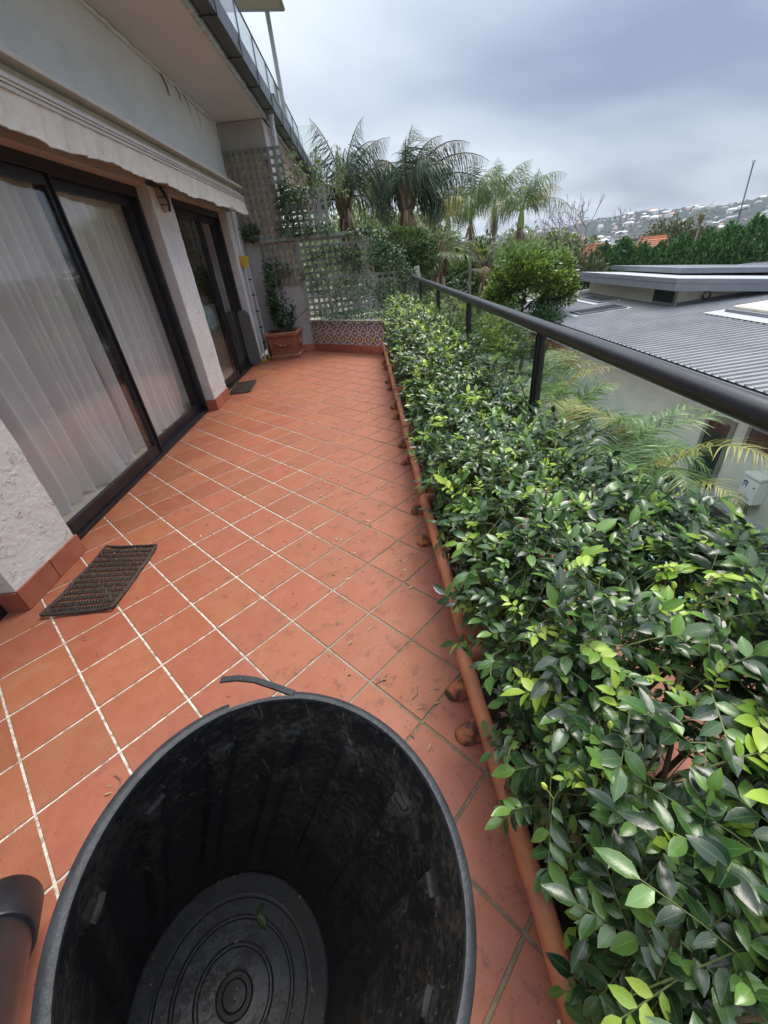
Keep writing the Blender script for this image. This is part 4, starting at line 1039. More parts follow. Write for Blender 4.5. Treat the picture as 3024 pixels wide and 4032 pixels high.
# wispy vine above the trellis
random.seed(41); vn = empty('vine', (-.95, 8.2, 2.4)); tag(vn, 'wispy pale green vine reaching above the trellis by the salmon wall', 'vine'); b = MB(); Ms = []
for k in range(9):
    p = Vector((-1.05 + .1 * k, 8.1, 2.2)); P = [p]
    for j in range(7): p = p + Vector((random.uniform(-.09, .10), random.uniform(-.03, .03), random.uniform(.02, .13))); P.append(p); [Ms.append(frame(rv() + Vector((0, 0, -1.2)), rv(), random.uniform(.05, .085), p + rv() * .05, sx=.04)) for _ in range(14)]
    b.tube(P, .003, 4)
part(b, 'stems', 'stemg', vn); o = scatter('foliage', LEAF2, Ms, 'light', vn, off=vn.location); o['kind'] = 'stuff'

# ---------------------------------------------------------------- balustrade
RXc, RZc, RR = .800, 1.027, .030
ba = empty('balustrade', (RXc, 3.5, 0)); tag(ba, 'charcoal round handrail on flat posts with glass panels along the terrace edge', 'railing')
for (a, b_) in ((-1.2, 1.985), (1.989, 7.72)):
    part(MB().tube([(RXc, a, RZc), (RXc, b_, RZc)], RR, 28), 'handrail', 'handrail', ba)
part(MB().tube([(RXc, 1.983, RZc), (RXc, 1.991, RZc)], RR * .985, 28), 'joint', 'cable', ba)
ys = [-1.05, .48, 2.00, 3.50, 5.02, 6.62]
for i, y in enumerate(ys):
    part(MB().box(RXc - .012, RXc + .012, y - .032, y + .032, 0.0, RZc - RR * .8).box(RXc - .020, RXc + .020, y - .020, y - .012, 0, RZc - .03).box(RXc - .020, RXc + .020, y + .012, y + .020, 0, RZc - .03).box(RXc - .05, RXc + .05, y - .05, y + .05, 0, .01), 'post', 'handrail', ba, smooth=False, bevel=.0015)
ys2 = ys + [7.75]
for i in range(len(ys)):
    part(MB().box(RXc - .004, RXc + .004, ys2[i] + .034, ys2[i + 1] - .034, .08, RZc - .035), 'glass_panel', 'railglass', ba, smooth=False)

# ---------------------------------------------------------------- terracotta troughs
def rrect(hx, hy, r, n=5):
    pts = []
    for (sx, sy, a0) in ((1, -1, -90), (1, 1, 0), (-1, 1, 90), (-1, -1, 180)):
        for k in range(n): a = R_(a0 + 90 * k / (n - 1)); pts.append((sx * (hx - r) + r * math.cos(a), sy * (hy - r) + r * math.sin(a)))
    out_ = []
    for i, p in enumerate(pts):
        q = pts[(i + 1) % len(pts)]; out_.append(p); m = 28 if abs(q[1] - p[1]) > hy else (8 if abs(q[0] - p[0]) > hx * .8 else 1)
        for k in range(1, m): out_.append((p[0] + (q[0] - p[0]) * k / m, p[1] + (q[1] - p[1]) * k / m))
    return out_
def make_trough_mesh():
    L, Wt = .49, .165; b = MB(); P = []
    for z, ix, r in ((.045, .045, .02), (.05, .040, .02), (.19, .016, .02), (.200, .004, .022), (.215, -.003, .025), (.235, -.002, .026), (.248, .006, .026), (.253, .018, .024), (.250, .032, .022), (.240, .040, .02), (.215, .044, .02), (.12, .050, .02)):
        P.append([(x + .0035 * noise.noise(Vector((x * 9, y * 9, z * 9))), y, z + .003 * noise.noise(Vector((x * 11, y * 8, z * 9 + 5)))) for x, y in rrect(Wt - ix, L - ix, max(.008, r))])
    b.grid(P, close_v=True); n = len(P[0]); b.f.append(tuple(range(n - 1, -1, -1))); return newmesh('body', b, 'pot', ang=50)
tm = make_trough_mesh()
so_ = MB(); P = []
for i in range(9):
    P.append([(-.118 + .236 * i / 8, -.44 + .88 * j / 24, .19 + .012 * noise.noise(Vector((i * .5, j * .5, 2)))) for j in range(25)])
so_.grid(P); sm = newmesh('soil', so_, 'soil', ang=80)
ft = MB(); P = []
for i, (z, w_, l_, sh) in enumerate(((0, .030, .044, 0), (.006, .034, .050, 0), (.024, .031, .044, .003), (.050, .025, .034, .012), (.078, .018, .024, .022), (.098, .008, .010, .030))):
    P.append([(math.cos(a) * l_ + sh, math.sin(a) * w_ * (1 + .12 * math.cos(3 * a)), z) for a in np.linspace(0, 2 * math.pi, 17)[:-1]])
ft.grid(P, close_v=True); fm = newmesh('foot', ft, 'potold', ang=70)
TR = []
jx = [.372, .362, .352, .350, .345, .342, .340]
place = ['nearest the bin', 'second along from the bin', 'third along from the bin', 'fourth along from the bin', 'fifth along from the bin', 'sixth along, near the tiled planter', 'at the far end beside the tiled planter']
for k in range(7):
    yc = .415 + 1.03 * k; rz = [.045, .02, .008, 0, 0, 0, 0][k]
    rt = empty('trough_planter', (jx[k], yc, 0)); rt.rotation_euler = (0, 0, rz)
    tag(rt, 'long terracotta trough under the hedge, ' + place[k], 'planter', 'terracotta troughs in a row under the hedge')
    inst(tm, 'body', rt); inst(sm, 'soil', rt)
    for (fx, fy) in ((-.160, .315), (-.160, .47), (.15, -.4)) if k == 0 else ((-.162, .355), (.15, .40), (.15, -.40)) if k == 1 else ((-.162, .355), (-.162, -.355), (.15, .40), (.15, -.40)):
        inst(fm, 'foot', rt, Matrix.Translation((fx, fy, 0)) @ Matrix.Rotation(random.uniform(-.3, .3), 4, 'Z'))
    TR.append((jx[k], yc))

# ---------------------------------------------------------------- hedge plants
def hz(x, y):      # top of the hedge
    h = .69 + .035 * math.sin(y * 1.9 + .4) + .05 * noise.noise(Vector((x * 3, y * 1.6, 0))) + .03 * noise.noise(Vector((x * 8, y * 8, 3)))
    if y > 2.2: h += .10 * min(1, (y - 2.2) / 2.5)
    if y < 2.2: h -= .04 * math.exp(-((y - 1.5) / .5) ** 2)
    h += .06 * max(0, min(1, (x - .35) / .3)) * max(0, min(1, (1.0 - y) / .5))
    t = max(0, (.42 - x) / .17); return h - .28 * t * t - .10 * max(0, (x - .78) / .1) ** 2
def hedge_plant(k, label, ns, objs, tmpl, y0, y1, size=1.0, seed=0):
    random.seed(100 + k + seed); xc, yc = TR[k]; rt = empty('hedge_plant', (xc, yc, .19)); tag(rt, label, 'shrub', 'orange jasmine hedge plants in the troughs')
    leaves = []; young = []; twigs = MB(); woody = MB(); buds = MB(); cut = MB(); stubs = []
    for s_ in range(4):
        p = Vector((xc + random.uniform(-.05, .05), yc + random.uniform(-.38, .38), .19)); 
        for q in range(9):
            e_ = Vector((random.uniform(.2, .74), p.y + random.uniform(-.28, .28), 0)); e_.z = hz(e_.x, e_.y) - random.uniform(.04, .16)
            m1 = p.lerp(e_, .4) + rv() * .04; m2 = p.lerp(e_, .75) + rv() * .03
            woody.tube([p, m1, m2, e_], [.009, .006, .0045, .003], 6)
            if random.random() < .5:
                q1 = e_ + Vector((random.uniform(-.03, .03), random.uniform(-.03, .03), random.uniform(.09, .17))); woody.tube([m2, e_, q1], [.0035, .003, .0026], 5)
                stubs.append((q1, (q1 - e_).normalized()))
    for _ in range(ns):
        side = random.random()
        if side < .70:
            x = random.uniform(.28, .84); y = random.uniform(y0, y1); dep = random.random() ** 1.7 * .22; z = hz(x, y) - dep
            N = Vector((max(0, (.32 - x)) * -4 + max(0, x - .66) * 2.5, 0, 1)) + rv() * .45
            D = (N.normalized() * .55 + rv() * .9)
        elif side < .87:
            y = random.uniform(y0, y1); z = random.uniform(.30, .60); x = .285 + random.uniform(0, .12) + max(0, .38 - z) * .3 - (.09 if random.random() < .10 else 0)
            N = Vector((-1, 0, .6)) + rv() * .4; D = N.normalized() * .6 + rv() * .8 + Vector((0, 0, -.15))
        else:
            y = random.uniform(y0, y1); z = random.uniform(.3, .66); x = .80 - random.uniform(0, .12)
            N = Vector((1, 0, .5)) + rv() * .4; D = N.normalized() * .6 + rv() * .8
        D.normalize(); p = Vector((x, y, z)); L = random.uniform(.055, .105) * size
        top = z > hz(x, y) - .05; yg = random.random() < ((.22 + .05 * k) if top and z > .5 else .04); N = (N + Vector((0, 0, .9))).normalized()
        S = D.cross(N).normalized(); kk = random.randint(5, 7); tw_ = [p]
        if yg: L *= random.uniform(.45, 1.0)
        for i in range(kk):
            t = (i + 1) / (kk + 1); q = p + D * L * t + N * (-.25 * L * t * t) ; tw_.append(q); sg = 1 if i % 2 else -1
            dr = D * .62 + S * sg * .85 + N * random.uniform(-.3, .15) + rv() * .1
            ln = L * random.uniform(.36, .50) * (1.0 if t > .3 else .75)
            (young if yg else leaves).append(frame(dr, N + rv() * .25 + S * sg * -.2, ln, q, sx=ln * random.uniform(.95, 1.25)))
        q = p + D * L - N * .22 * L; tw_.append(q)
        (young if yg else leaves).append(frame(D - N * .2, N + rv() * .2, L * random.uniform(.45, .62), q))
        twigs.tube([p - D * .05 - N * .03] + tw_[::2] + [q], .0012, 3, False)
        if top and random.random() < .035 and k < 3:
            q = p + N * .03; buds.tube([q, q + N * .006, q + N * .014, q + N * .02], [.0015, .0045, .0045, .001], 6); buds.tube([q - N * .03, q], .0012, 4)
    for q1, dd_ in stubs: cut.tube([q1 - dd_ * .022, q1 + dd_ * .002], [.0031, .0029], 6)
    o = part(cut, 'cut_ends', 'cutwood', rt); o['kind'] = 'stuff'
    part(woody, 'branch', 'stem', rt); o = part(twigs, 'twigs', 'stemg', rt); o['kind'] = 'stuff'
    if len(buds.v): o = part(buds, 'buds', 'bud', rt); o['kind'] = 'stuff'
    def key(M_): 
        p = Vector((M_[0][3], M_[1][3], M_[2][3])); d = (p - EYE).length; return d - .5 * (p.z - .5) 
    if objs:
        allv = [(key(m_), m_, 0) for m_ in leaves] + [(key(m_), m_, 1) for m_ in young]; allv.sort(key=lambda t: t[0])
        sel = allv[:objs]; rest = allv[objs:]
        for _, M_, yg in sel:
            m4 = Matrix([list(M_[0]), list(M_[1]), list(M_[2]), [0, 0, 0, 1]]); m4.translation -= rt.location
            inst(random.choice(LM[yg]), 'leaf', rt, m4)
        leaves = [m_ for _, m_, y_ in rest if not y_]; young = [m_ for _, m_, y_ in rest if y_]
    o = scatter('foliage', tmpl, leaves, 'leaf', rt, off=rt.location); o['kind'] = 'stuff'
    o = scatter('young_foliage', tmpl, young, 'leaf_new', rt, off=rt.location); o['kind'] = 'stuff'
LM = ([], [])
for yg, m_ in ((0, 'leaf'), (1, 'leaf_new')):
    for (wd, fo, cu) in ((.44, .14, .14), (.48, .26, .26), (.38, .10, .06), (.46, -.08, .24)):
        V, F, UV = leaf_tmpl(6, wd, fo, cu); me = bpy.data.meshes.new('leaf'); me.from_pydata(V, [], F); uv = me.uv_layers.new(name='UVMap')
        for lp_ in me.loops: uv.data[lp_.index].uv = UV[lp_.vertex_index]
        me.polygons.foreach_set('use_smooth', [True] * len(me.polygons)); me.materials.append(T[m_]); LM[yg].append(me)
hl = ['large leaved glossy hedge plant in the trough nearest the bin', 'glossy hedge plant in the second trough from the bin', 'glossy hedge plant in the third trough, level with the first post',
      'hedge plant with yellow green tips in the fourth trough', 'hedge plant with yellow green tips in the fifth trough', 'hedge plant with pale tips in the sixth trough', 'bright tipped hedge plant at the far end against the tiled planter']
for k in range(7):
    y0 = TR[k][1] - .53; y1 = TR[k][1] + .53
    if k == 0: y0 = -.25
    hedge_plant(k, hl[k], [1850, 1600, 1350, 1150, 1000, 900, 800][k], 290 if k < 4 else 0, LEAF4 if k < 3 else LEAF3, y0, y1, 1.0)

# ---------------------------------------------------------------- the black bin
def make_bin():
    n = Vector((.388, -.021, 1)).normalized(); B = Vector((-.424, .187, .089)); L = .751; rb, rt_ = .200, .213
    x = Vector((0, 1, 0)).cross(n).normalized(); y = n.cross(x)
    rt = empty('garbage_bin', (B.x, B.y, 0)); tag(rt, 'open black plastic garden bin tipped towards the camera with a broken rim', 'bin')
    def pt(a, r, h): return B + n * h + (x * math.cos(a) + y * math.sin(a)) * r
    NA = 180; P = []
    def rad(a, h):
        r = rb + (rt_ - rb) * h / L; k = (a / (2 * math.pi) * 12 + .35) % 1; d = abs(k - .5) * 30
        rib = max(0, min(1, (5.2 - d) / 1.2)); top_ = max(0, min(1, (L * .90 - h) / .010)); bot = max(0, min(1, (h - .012) / .20))
        return r - .012 * rib * top_ * bot
    hs = [0, .004, .012, .018, .024, .06, .15, .25, .35, .45, .55, .64, L * .885, L * .893, L * .90, L * .91, L * .95, L]
    for h in hs: P.append([pt(2 * math.pi * k / NA, rad(2 * math.pi * k / NA, h) - (.006 if h < .003 else 0), h) for k in range(NA)])
    b = MB(); b.grid(P, close_v=True)
    P2 = [[pt(2 * math.pi * k / NA, rb + (rt_ - rb) * h / L + .004, h) for k in range(NA)] for h in (L, .4, 0, -.004)]; b.grid(P2, close_v=True)
    part(b, 'body', 'bin', rt, ang=50)
    b = MB(); P = []
    rings = [(.0, .001), (.012, .003), (.022, .005), (.026, .001), (.034, .003), (.038, .006), (.070, .006), (.073, .0035), (.077, .0035), (.081, .006), (.115, .006), (.118, .0035), (.122, .0035), (.126, .006), (.152, .006), (.155, .0035), (.158, .0035), (.162, .005), (.185, .004), (.196, .004)]
    for r, h in rings: P.append([pt(2 * math.pi * k / 90, r, h - .001) for k in range(90)])
    b.grid(P, close_v=True); part(b, 'base', 'bin', rt, ang=12)
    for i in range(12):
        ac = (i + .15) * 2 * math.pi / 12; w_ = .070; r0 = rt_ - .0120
        b = MB().tube([pt(ac - w_, r0 + .006, L * .893), pt(ac - w_ * .8, r0, L * .899), pt(ac, r0 - .001, L * .900), pt(ac + w_ * .8, r0, L * .899), pt(ac + w_, r0 + .006, L * .893)], [.002, .0045, .005, .0045, .002], 8); part(b, 'ledge', 'scuff_highlight', rt)  # paler bars paint the highlight along each rib top
    # rolled rim, missing over an arc at the far side
    def arc(a0, a1, prof, nm):
        b = MB(); m_ = max(4, int(abs(a1 - a0) / .035)); P = []
        for i in range(m_ + 1):
            a = a0 + (a1 - a0) * i / m_; P.append([pt(a, r, h) for r, h in prof])
        b.grid(P, close_v=True); N_ = len(prof); b.f += [tuple(range(N_)), tuple(m_ * N_ + j for j in range(N_ - 1, -1, -1))]
        part(b, nm, T['rim'], rt, ang=50)
    def ang_of(px, py): 
        v = Vector((px, py, .80)) - (B + n * L); return math.atan2(v.dot(y), v.dot(x))
    a1 = ang_of(-.302, .40); a2 = ang_of(-.177, .388)
    if a2 > a1: a1, a2 = a1, a2
    lo, hi_ = min(a1, a2), max(a1, a2)
    arc(hi_, lo + 2 * math.pi, [(rt_ - .002, L - .002), (rt_ - .001, L + .003), (rt_ + .003, L + .004), (rt_ + .010, L + .003), (rt_ + .0135, L - .002), (rt_ + .0145, L - .020), (rt_ + .0125, L - .020), (rt_ + .010, L - .004)], 'rim')
    arc(lo - .01, hi_ + .01, [(rt_ - .002, L - .002), (rt_ - .001, L + .002), (rt_ + .004, L + .003), (rt_ + .005, L - .006)], 'torn_edge')
    # snapped strip of the rim bent away
    b = MB(); P = []; P0 = pt(lo if a2 == lo else hi_, rt_ + .012, L)
    P0 = pt(a2, rt_ + .010, L)
    way = [P0, Vector((-.205, .406, P0.z + .002)), Vector((-.245, .424, .805)), Vector((-.275, .430, .806)), Vector((-.304, .430, .806))]
    for i, p in enumerate(way):
        d = (way[min(i + 1, 4)] - way[max(i - 1, 0)]).normalized(); o_ = d.cross(n).normalized()
        P.append([p - o_ * .005, p + o_ * .005, p + o_ * .005 - n * .014, p + o_ * .004 - n * .012, p + o_ * .004 - n * .004, p - o_ * .005 - n * .004])
    b.grid(P, close_v=True); b.f += [tuple(range(6)), tuple(24 + j for j in range(5, -1, -1))]; part(b, 'snapped_rim_strip', T['rim'], rt, ang=30)
    # scraps lying in the bottom
    random.seed(5); Ms = []
    for _ in range(60):
        a = random.uniform(0, 6.28); r = math.sqrt(random.random()) * .2; p = pt(a, r, .008)
        Ms.append(frame(x * random.gauss(0, 1) + y * random.gauss(0, 1) + n * .1, n + rv() * .2, random.uniform(.003, .009), p))
    p = pt(1.5, .13, .010); 
    o = scatter('plant_scraps', LEAF2, Ms, 'litter', None); tag(o, 'scraps of dry leaf lying in the bottom of the bin', 'litter', kind='stuff')
    c = B + n * .012 + x * .02 + y * .12
    for i in range(3): Ms = [frame(x + y * (i - 1) * .8, n + rv() * .3, .035, c)] if i == 0 else Ms + [frame(x * .6 + y * (i * 1.4 - 1.5), n + rv() * .3, .028, c)] if i else Ms
    o = scatter('green_leaf', LEAF4, Ms[:3], 'ivyl', None); tag(o, 'crumpled green leaf lying in the bin', 'leaf')
T['scuff_highlight'] = mat('scuff_highlight_plastic', (.030, .030, .030), (.016, .016, .016), 60, .8, .2, 130, spec=.15)  # grey with scuffs, set lighter than the bin to paint rib highlights
T['rim'] = mat('bin_rim_plastic', (.032, .034, .039), (.018, .020, .023), 25, .5, .5, 130, spec=.28, bd=.003)
make_bin()
tb = empty('plastic_tube', (-.86, .2, 0)); tag(tb, 'black plastic tube with a wider end collar lying propped up left of the bin', 'tube')
E1 = Vector((-.957, .375, .09)); E2 = Vector((-.76, .152, .25)); ax = (E2 - E1).normalized(); lf_ = ax.cross(E1 - EYE).normalized()
if lf_.x > 0: lf_ = -lf_
e_ = E1 + lf_ * .078
part(MB().tube([e_ + ax * .135, e_ + ax * .95], .070, 40), 'tube_body', 'black', tb)
part(MB().tube([e_, e_ + ax * .004, e_ + ax * .13, e_ + ax * .134], [.074, .078, .079, .076], 40), 'collar', 'black', tb)

# ---------------------------------------------------------------- litter on the floor
random.seed(77); Ms = []; Cs = []; Tw = MB()
for _ in range(230):
    x = random.uniform(-.5, .15) if random.random() < .6 else random.uniform(-1.8, .1); y = random.uniform(.5, 7.2); a = random.uniform(0, 6.28)
    Ms.append(frame((math.cos(a), math.sin(a), random.uniform(-.05, .2)), Vector((0, 0, 1)) + rv() * .4, random.uniform(.014, .036), (x, y, .004), sx=random.uniform(.008, .022)))
for _ in range(420):
    x = random.uniform(-.7, .2) if random.random() < .55 else random.uniform(-1.85, .1); y = random.uniform(.3, 7); a = random.uniform(0, 6.28); s_ = random.uniform(.002, .0055)
    Cs.append(frame((math.cos(a), math.sin(a), .3), (0, 0, 1), s_, (x, y, .001), sx=s_ * 2))
for _ in range(46):
    x = random.uniform(-1.8, .1); y = random.uniform(.4, 5); a = random.uniform(0, 6.28); L = random.uniform(.015, .05)
    Tw.tube([(x, y, .003), (x + L * .5 * math.cos(a), y + L * .5 * math.sin(a), .006), (x + L * math.cos(a + .5), y + L * math.sin(a + .5), .003)], .0011, 4)
for (x, y, a) in ((-.95, .66, 1.9), (.02, .87, .7), (-.11, .95, .3)): Tw.tube([(x, y, .003), (x + .03 * math.cos(a), y + .03 * math.sin(a), .007), (x + .06 * math.cos(a + .4), y + .06 * math.sin(a + .4), .004)], .0016, 5)
tag(scatter('fallen_leaves', LEAF3, Ms, 'litter'), 'dry leaves scattered over the tiles', 'litter', kind='stuff')
tag(scatter('soil_crumbs', DIAM, Cs, 'crumb'), 'dark crumbs of soil scattered over the tiles', 'litter', kind='stuff')
tag(Tw.build('twigs', 'stem', None), 'small broken twigs scattered on the tiles', 'litter', kind='stuff')
Ms = []
for _ in range(420):
    k = random.randrange(3); x, yc = TR[k]; p = (x + random.uniform(-.11, .11), yc + random.uniform(-.44, .44), .205); a = random.uniform(0, 6.28)
    Ms.append(frame((math.cos(a), math.sin(a), random.uniform(-.1, .4)), Vector((0, 0, 1)) + rv() * .6, random.uniform(.015, .045), p, sx=.024))
tag(scatter('dead_leaves', LEAF3, Ms, 'litter'), 'dead leaves lying on the soil in the troughs', 'litter', kind='stuff')
tag(MB().box(1.0, 1.27, 1.15, 1.62, .004, .05).build('plastic_sheet', 'greensheet', None, smooth=False, bevel=.004), 'flat green plastic tray on the ledge beyond the glass', 'tray')

# ---------------------------------------------------------------- neighbour's house
nh = empty('neighbour_house', (10, 12, -5)); tag(nh, 'low neighbouring house with grey ribbed steel roof and raised clerestory', 'house')
def np_(mb, name, m, **k): return part(mb, name, m, nh, **k)
def rz_(x): return -1.14 + .052 * (x - 6.5)
X0, X1, YF, YN = 6.5, 22.0, 21.4, -2.0
b = MB(); P = [[(x, y, rz_(x)) for y in (YN, YF)] for x in (X0, X1)]; b.grid(P); b.grid([[(x, y, rz_(x) - .04) for y in (YN, YF)] for x in (X1, X0)]); np_(b, 'roof', 'roofm', smooth=False)
rb_ = MB(); L = X1 - X0
w0 = [(-.030, 0), (-.016, .036), (.016, .036), (.030, 0)]
rb_.grid([[(0, yy, zz + .001) for yy, zz in w0], [(L, yy, zz + .001 + .052 * L) for yy, zz in w0]]); rb_.add([(0, yy, zz + .001) for yy, zz in w0], [(3, 2, 1, 0)])
rme = newmesh('rib', rb_, 'roofm', smooth=False); y = YN + .1
roofo = [o for o in nh.children][0]
while y < YF - .05: inst(rme, 'rib', roofo, Matrix.Translation(Vector((X0, y, rz_(X0))) - nh.location)); y += .2
np_(MB().beam((X0, YF - .0, rz_(X0) + .02), (X1, YF, rz_(X1) + .02), .10, .09), 'gable_flashing', 'roofl', smooth=False)
np_(MB().box(X0 - .12, X0 - .005, YN, YF, -1.30, -1.19).box(X0 - .13, X0 - .11, YN, YF, -1.30, -1.14), 'gutter', 'roofd', smooth=False)
np_(MB().box(X0 - .0, 7.0, YN, YF - .2, -1.28, -1.22), 'eave_lining', 'nwall', smooth=False)
nw = np_(MB().box(7.0, 7.2, -2, YF - .6, -5.2, -1.20), 'wall', 'nwall', smooth=False)
np_(MB().box(7.2, 20, YF - .8, YF - .6, -5.2, -1.0), 'wall', 'nwall', smooth=False)
def nwin(ya, yb, za, zb, nm='window', fw=.07):
    o = np_(MB().ring(6.955, 6.998, ya, yb, za, zb, fw, fw, fw, fw), nm, 'nframe', smooth=False)
    part(MB().box(6.97, 6.997, ya + fw, yb - fw, za + fw, zb - fw), 'pane', 'darkglass', o, smooth=False)
nwin(7.25, 8.0, -4.1, -2.0, 'door', .09); nwin(5.2, 6.97, -2.35, -1.55); nwin(17.6, 18.5, -3.9, -1.9, 'door', .08)
for yy in (19.2,): np_(MB().beam((6.93, yy, -5), (6.93, yy, -1.3), .09, .07, (1, 0, 0)), 'downpipe', 'white', smooth=False)
# skylights
for (xa, xb, ya, yb, nm) in ((9.0, 9.7, 17.2, 18.9, 'skylight'), (7.45, 9.1, 15.4, 16.2, 'skylight')):
    za = rz_(xa); zb_ = rz_(xb); b = MB(); h = .10
    b.add([(xa, ya, za - .02), (xb, ya, zb_ - .02), (xb, yb, zb_ - .02), (xa, yb, za - .02), (xa, ya, za + h), (xb, ya, zb_ + h), (xb, yb, zb_ + h), (xa, yb, za + h)], [(0, 1, 5, 4), (1, 2, 6, 5), (2, 3, 7, 6), (3, 0, 4, 7), (4, 5, 6, 7)])
    o = np_(b, nm, 'roofd', smooth=False)
    e_ = .07; part(MB().add([(xa + e_, ya + e_, za + h + .008), (xb - e_, ya + e_, zb_ + h + .008), (xb - e_, yb - e_, zb_ + h + .008), (xa + e_, yb - e_, za + h + .008)], [(0, 1, 2, 3)]), 'pane', T['darkglass'], o, smooth=False)
    b = MB(); b.add([(xa - .22, ya - .1, rz_(xa - .22) + .045), (xb + .15, ya - .1, rz_(xb + .15) + .045), (xb + .15, yb + .1, rz_(xb + .15) + .045), (xa - .22, yb + .1, rz_(xa - .22) + .045)], [(0, 1, 2, 3)]); part(b, 'flashing', 'roofl', o, smooth=False)
b = MB().tube([(9.2, 19.5, rz_(9.2)), (9.2, 19.5, rz_(9.2) + .22)], .04, 10); b.tube([(9.2, 19.5, rz_(9.2) + .2), (9.2, 19.5, rz_(9.2) + .30)], [.065, .02], 10); np_(b, 'vent_pipe', 'white')
# beige covered opening near the frame edge
b = MB(); xa, xb, ya, yb = 10.25, 14.5, 5.5, 12.65
def slabon(xa, xb, ya, yb, h0, h1): return MB().add([(xa, ya, rz_(xa) + h0), (xb, ya, rz_(xb) + h0), (xb, yb, rz_(xb) + h0), (xa, yb, rz_(xa) + h0), (xa, ya, rz_(xa) + h1), (xb, ya, rz_(xb) + h1), (xb, yb, rz_(xb) + h1), (xa, yb, rz_(xa) + h1)], [(0, 3, 2, 1), (0, 1, 5, 4), (1, 2, 6, 5), (2, 3, 7, 6), (3, 0, 4, 7), (4, 5, 6, 7)])
o = np_(slabon(10.3, 14.5, 5.5, 12.5, 0, .13), 'cover_frame', 'roofd', smooth=False); part(slabon(10.42, 14.4, 5.6, 12.4, .131, .20), 'cover', 'ncream', o, smooth=False, bevel=.01)
part(slabon(9.9, 14.8, 5.0, 12.8, .042, .052), 'flashing', 'roofl', o, smooth=False)
# clerestory
def pz(x): return -.053 - .0945 * (x - 9.6)
cl = np_(MB().add([(10.2, 14.5, -1.1), (17, 14.5, -1.1), (17, 20.6, -1.1), (10.2, 20.6, -1.1), (10.2, 14.5, pz(10.2) - .3), (16.3, 14.5, pz(16.3) - .3), (16.3, 20.6, pz(16.3) - .3), (10.2, 20.6, pz(10.2) - .3)], [(0, 1, 5, 4), (2, 3, 7, 6), (3, 0, 4, 7)]), 'clerestory_wall', 'ncream', smooth=False)
b = MB(); b.add([(9.6, 13.9, pz(9.6)), (16.6, 13.9, pz(16.6)), (16.6, 20.8, pz(16.6)), (9.6, 20.8, pz(9.6)), (9.6, 13.9, pz(9.6) - .335), (16.6, 13.9, pz(16.6) - .335), (16.6, 20.8, pz(16.6) - .335), (9.6, 20.8, pz(9.6) - .335)],
      [(4, 7, 6, 5), (0, 4, 5, 1), (1, 5, 6, 2), (2, 6, 7, 3), (3, 7, 4, 0)]); np_(b, 'upper_fascia', 'roofd', smooth=False)
np_(MB().add([(9.6, 13.9, pz(9.6) + .002), (16.6, 13.9, pz(16.6) + .002), (16.6, 20.8, pz(16.6) + .002), (9.6, 20.8, pz(9.6) + .002)], [(0, 1, 2, 3)]), 'upper_roof', 'roofl', smooth=False)
np_(MB().box(9.585, 9.6, 13.88, 20.8, pz(9.6) - .115, pz(9.6) + .012).add([(9.6, 13.885, pz(9.6) - .115), (16.6, 13.885, pz(16.6) - .115), (16.6, 13.885, pz(16.6) + .012), (9.6, 13.885, pz(9.6) + .012), (9.6, 13.899, pz(9.6) - .115), (16.6, 13.899, pz(16.6) - .115), (16.6, 13.899, pz(16.6) + .012), (9.6, 13.899, pz(9.6) + .012)], [(0, 1, 2, 3), (3, 2, 6, 7), (0, 4, 5, 1)]), 'edge_trim', 'roofd', smooth=False)
np_(MB().add([(11.8, 17, -.20), (19, 17, -.78), (19, 22, -.78), (11.8, 22, -.20), (11.8, 17, -.02), (19, 17, -.62), (19, 22, -.62), (11.8, 22, -.02)], [(0, 1, 5, 4), (1, 2, 6, 5), (2, 3, 7, 6), (3, 0, 4, 7), (4, 5, 6, 7)]), 'raised_roof', 'roofd', smooth=False)
o = np_(MB().box(10.15, 10.2, 14.55, 15.75, -.92, -.42), 'window', 'nframe', smooth=False); part(MB().box(10.13, 10.152, 14.63, 15.67, -.84, -.47), 'pane', 'darkglass', o, smooth=False)
np_(MB().box(10.08, 10.2, 14.5, 20.6, -.99, -.93), 'base_flashing', 'roofd', smooth=False)
np_(MB().add([(10.2, 14.38, rz_(10.2) + .03), (16.2, 14.38, rz_(16.2) + .03), (16.2, 14.5, rz_(16.2) + .13), (10.2, 14.5, rz_(10.2) + .13)], [(0, 1, 2, 3)]), 'base_flashing', 'roofd', smooth=False)
b = MB(); ring = [(11.1 + .12 * math.cos(a), 14.45, -.68 + .12 * math.sin(a)) for a in np.linspace(0, 6.28 * 3, 60)]; ring = [(x + .01 * math.sin(i), y - .0006 * i, z + .01 * math.cos(i)) for i, (x, y, z) in enumerate(ring)]
b.tube(ring, .014, 6); b.tube([(11.2, 14.45, -.62), (11.8, 14.45, -.70), (12.4, 14.45, -.60), (12.8, 14.45, -.52)], .006, 5); tag(b.build('cable_coil', 'cable', None), 'coil of black cable hung on the cream clerestory wall', 'cable')
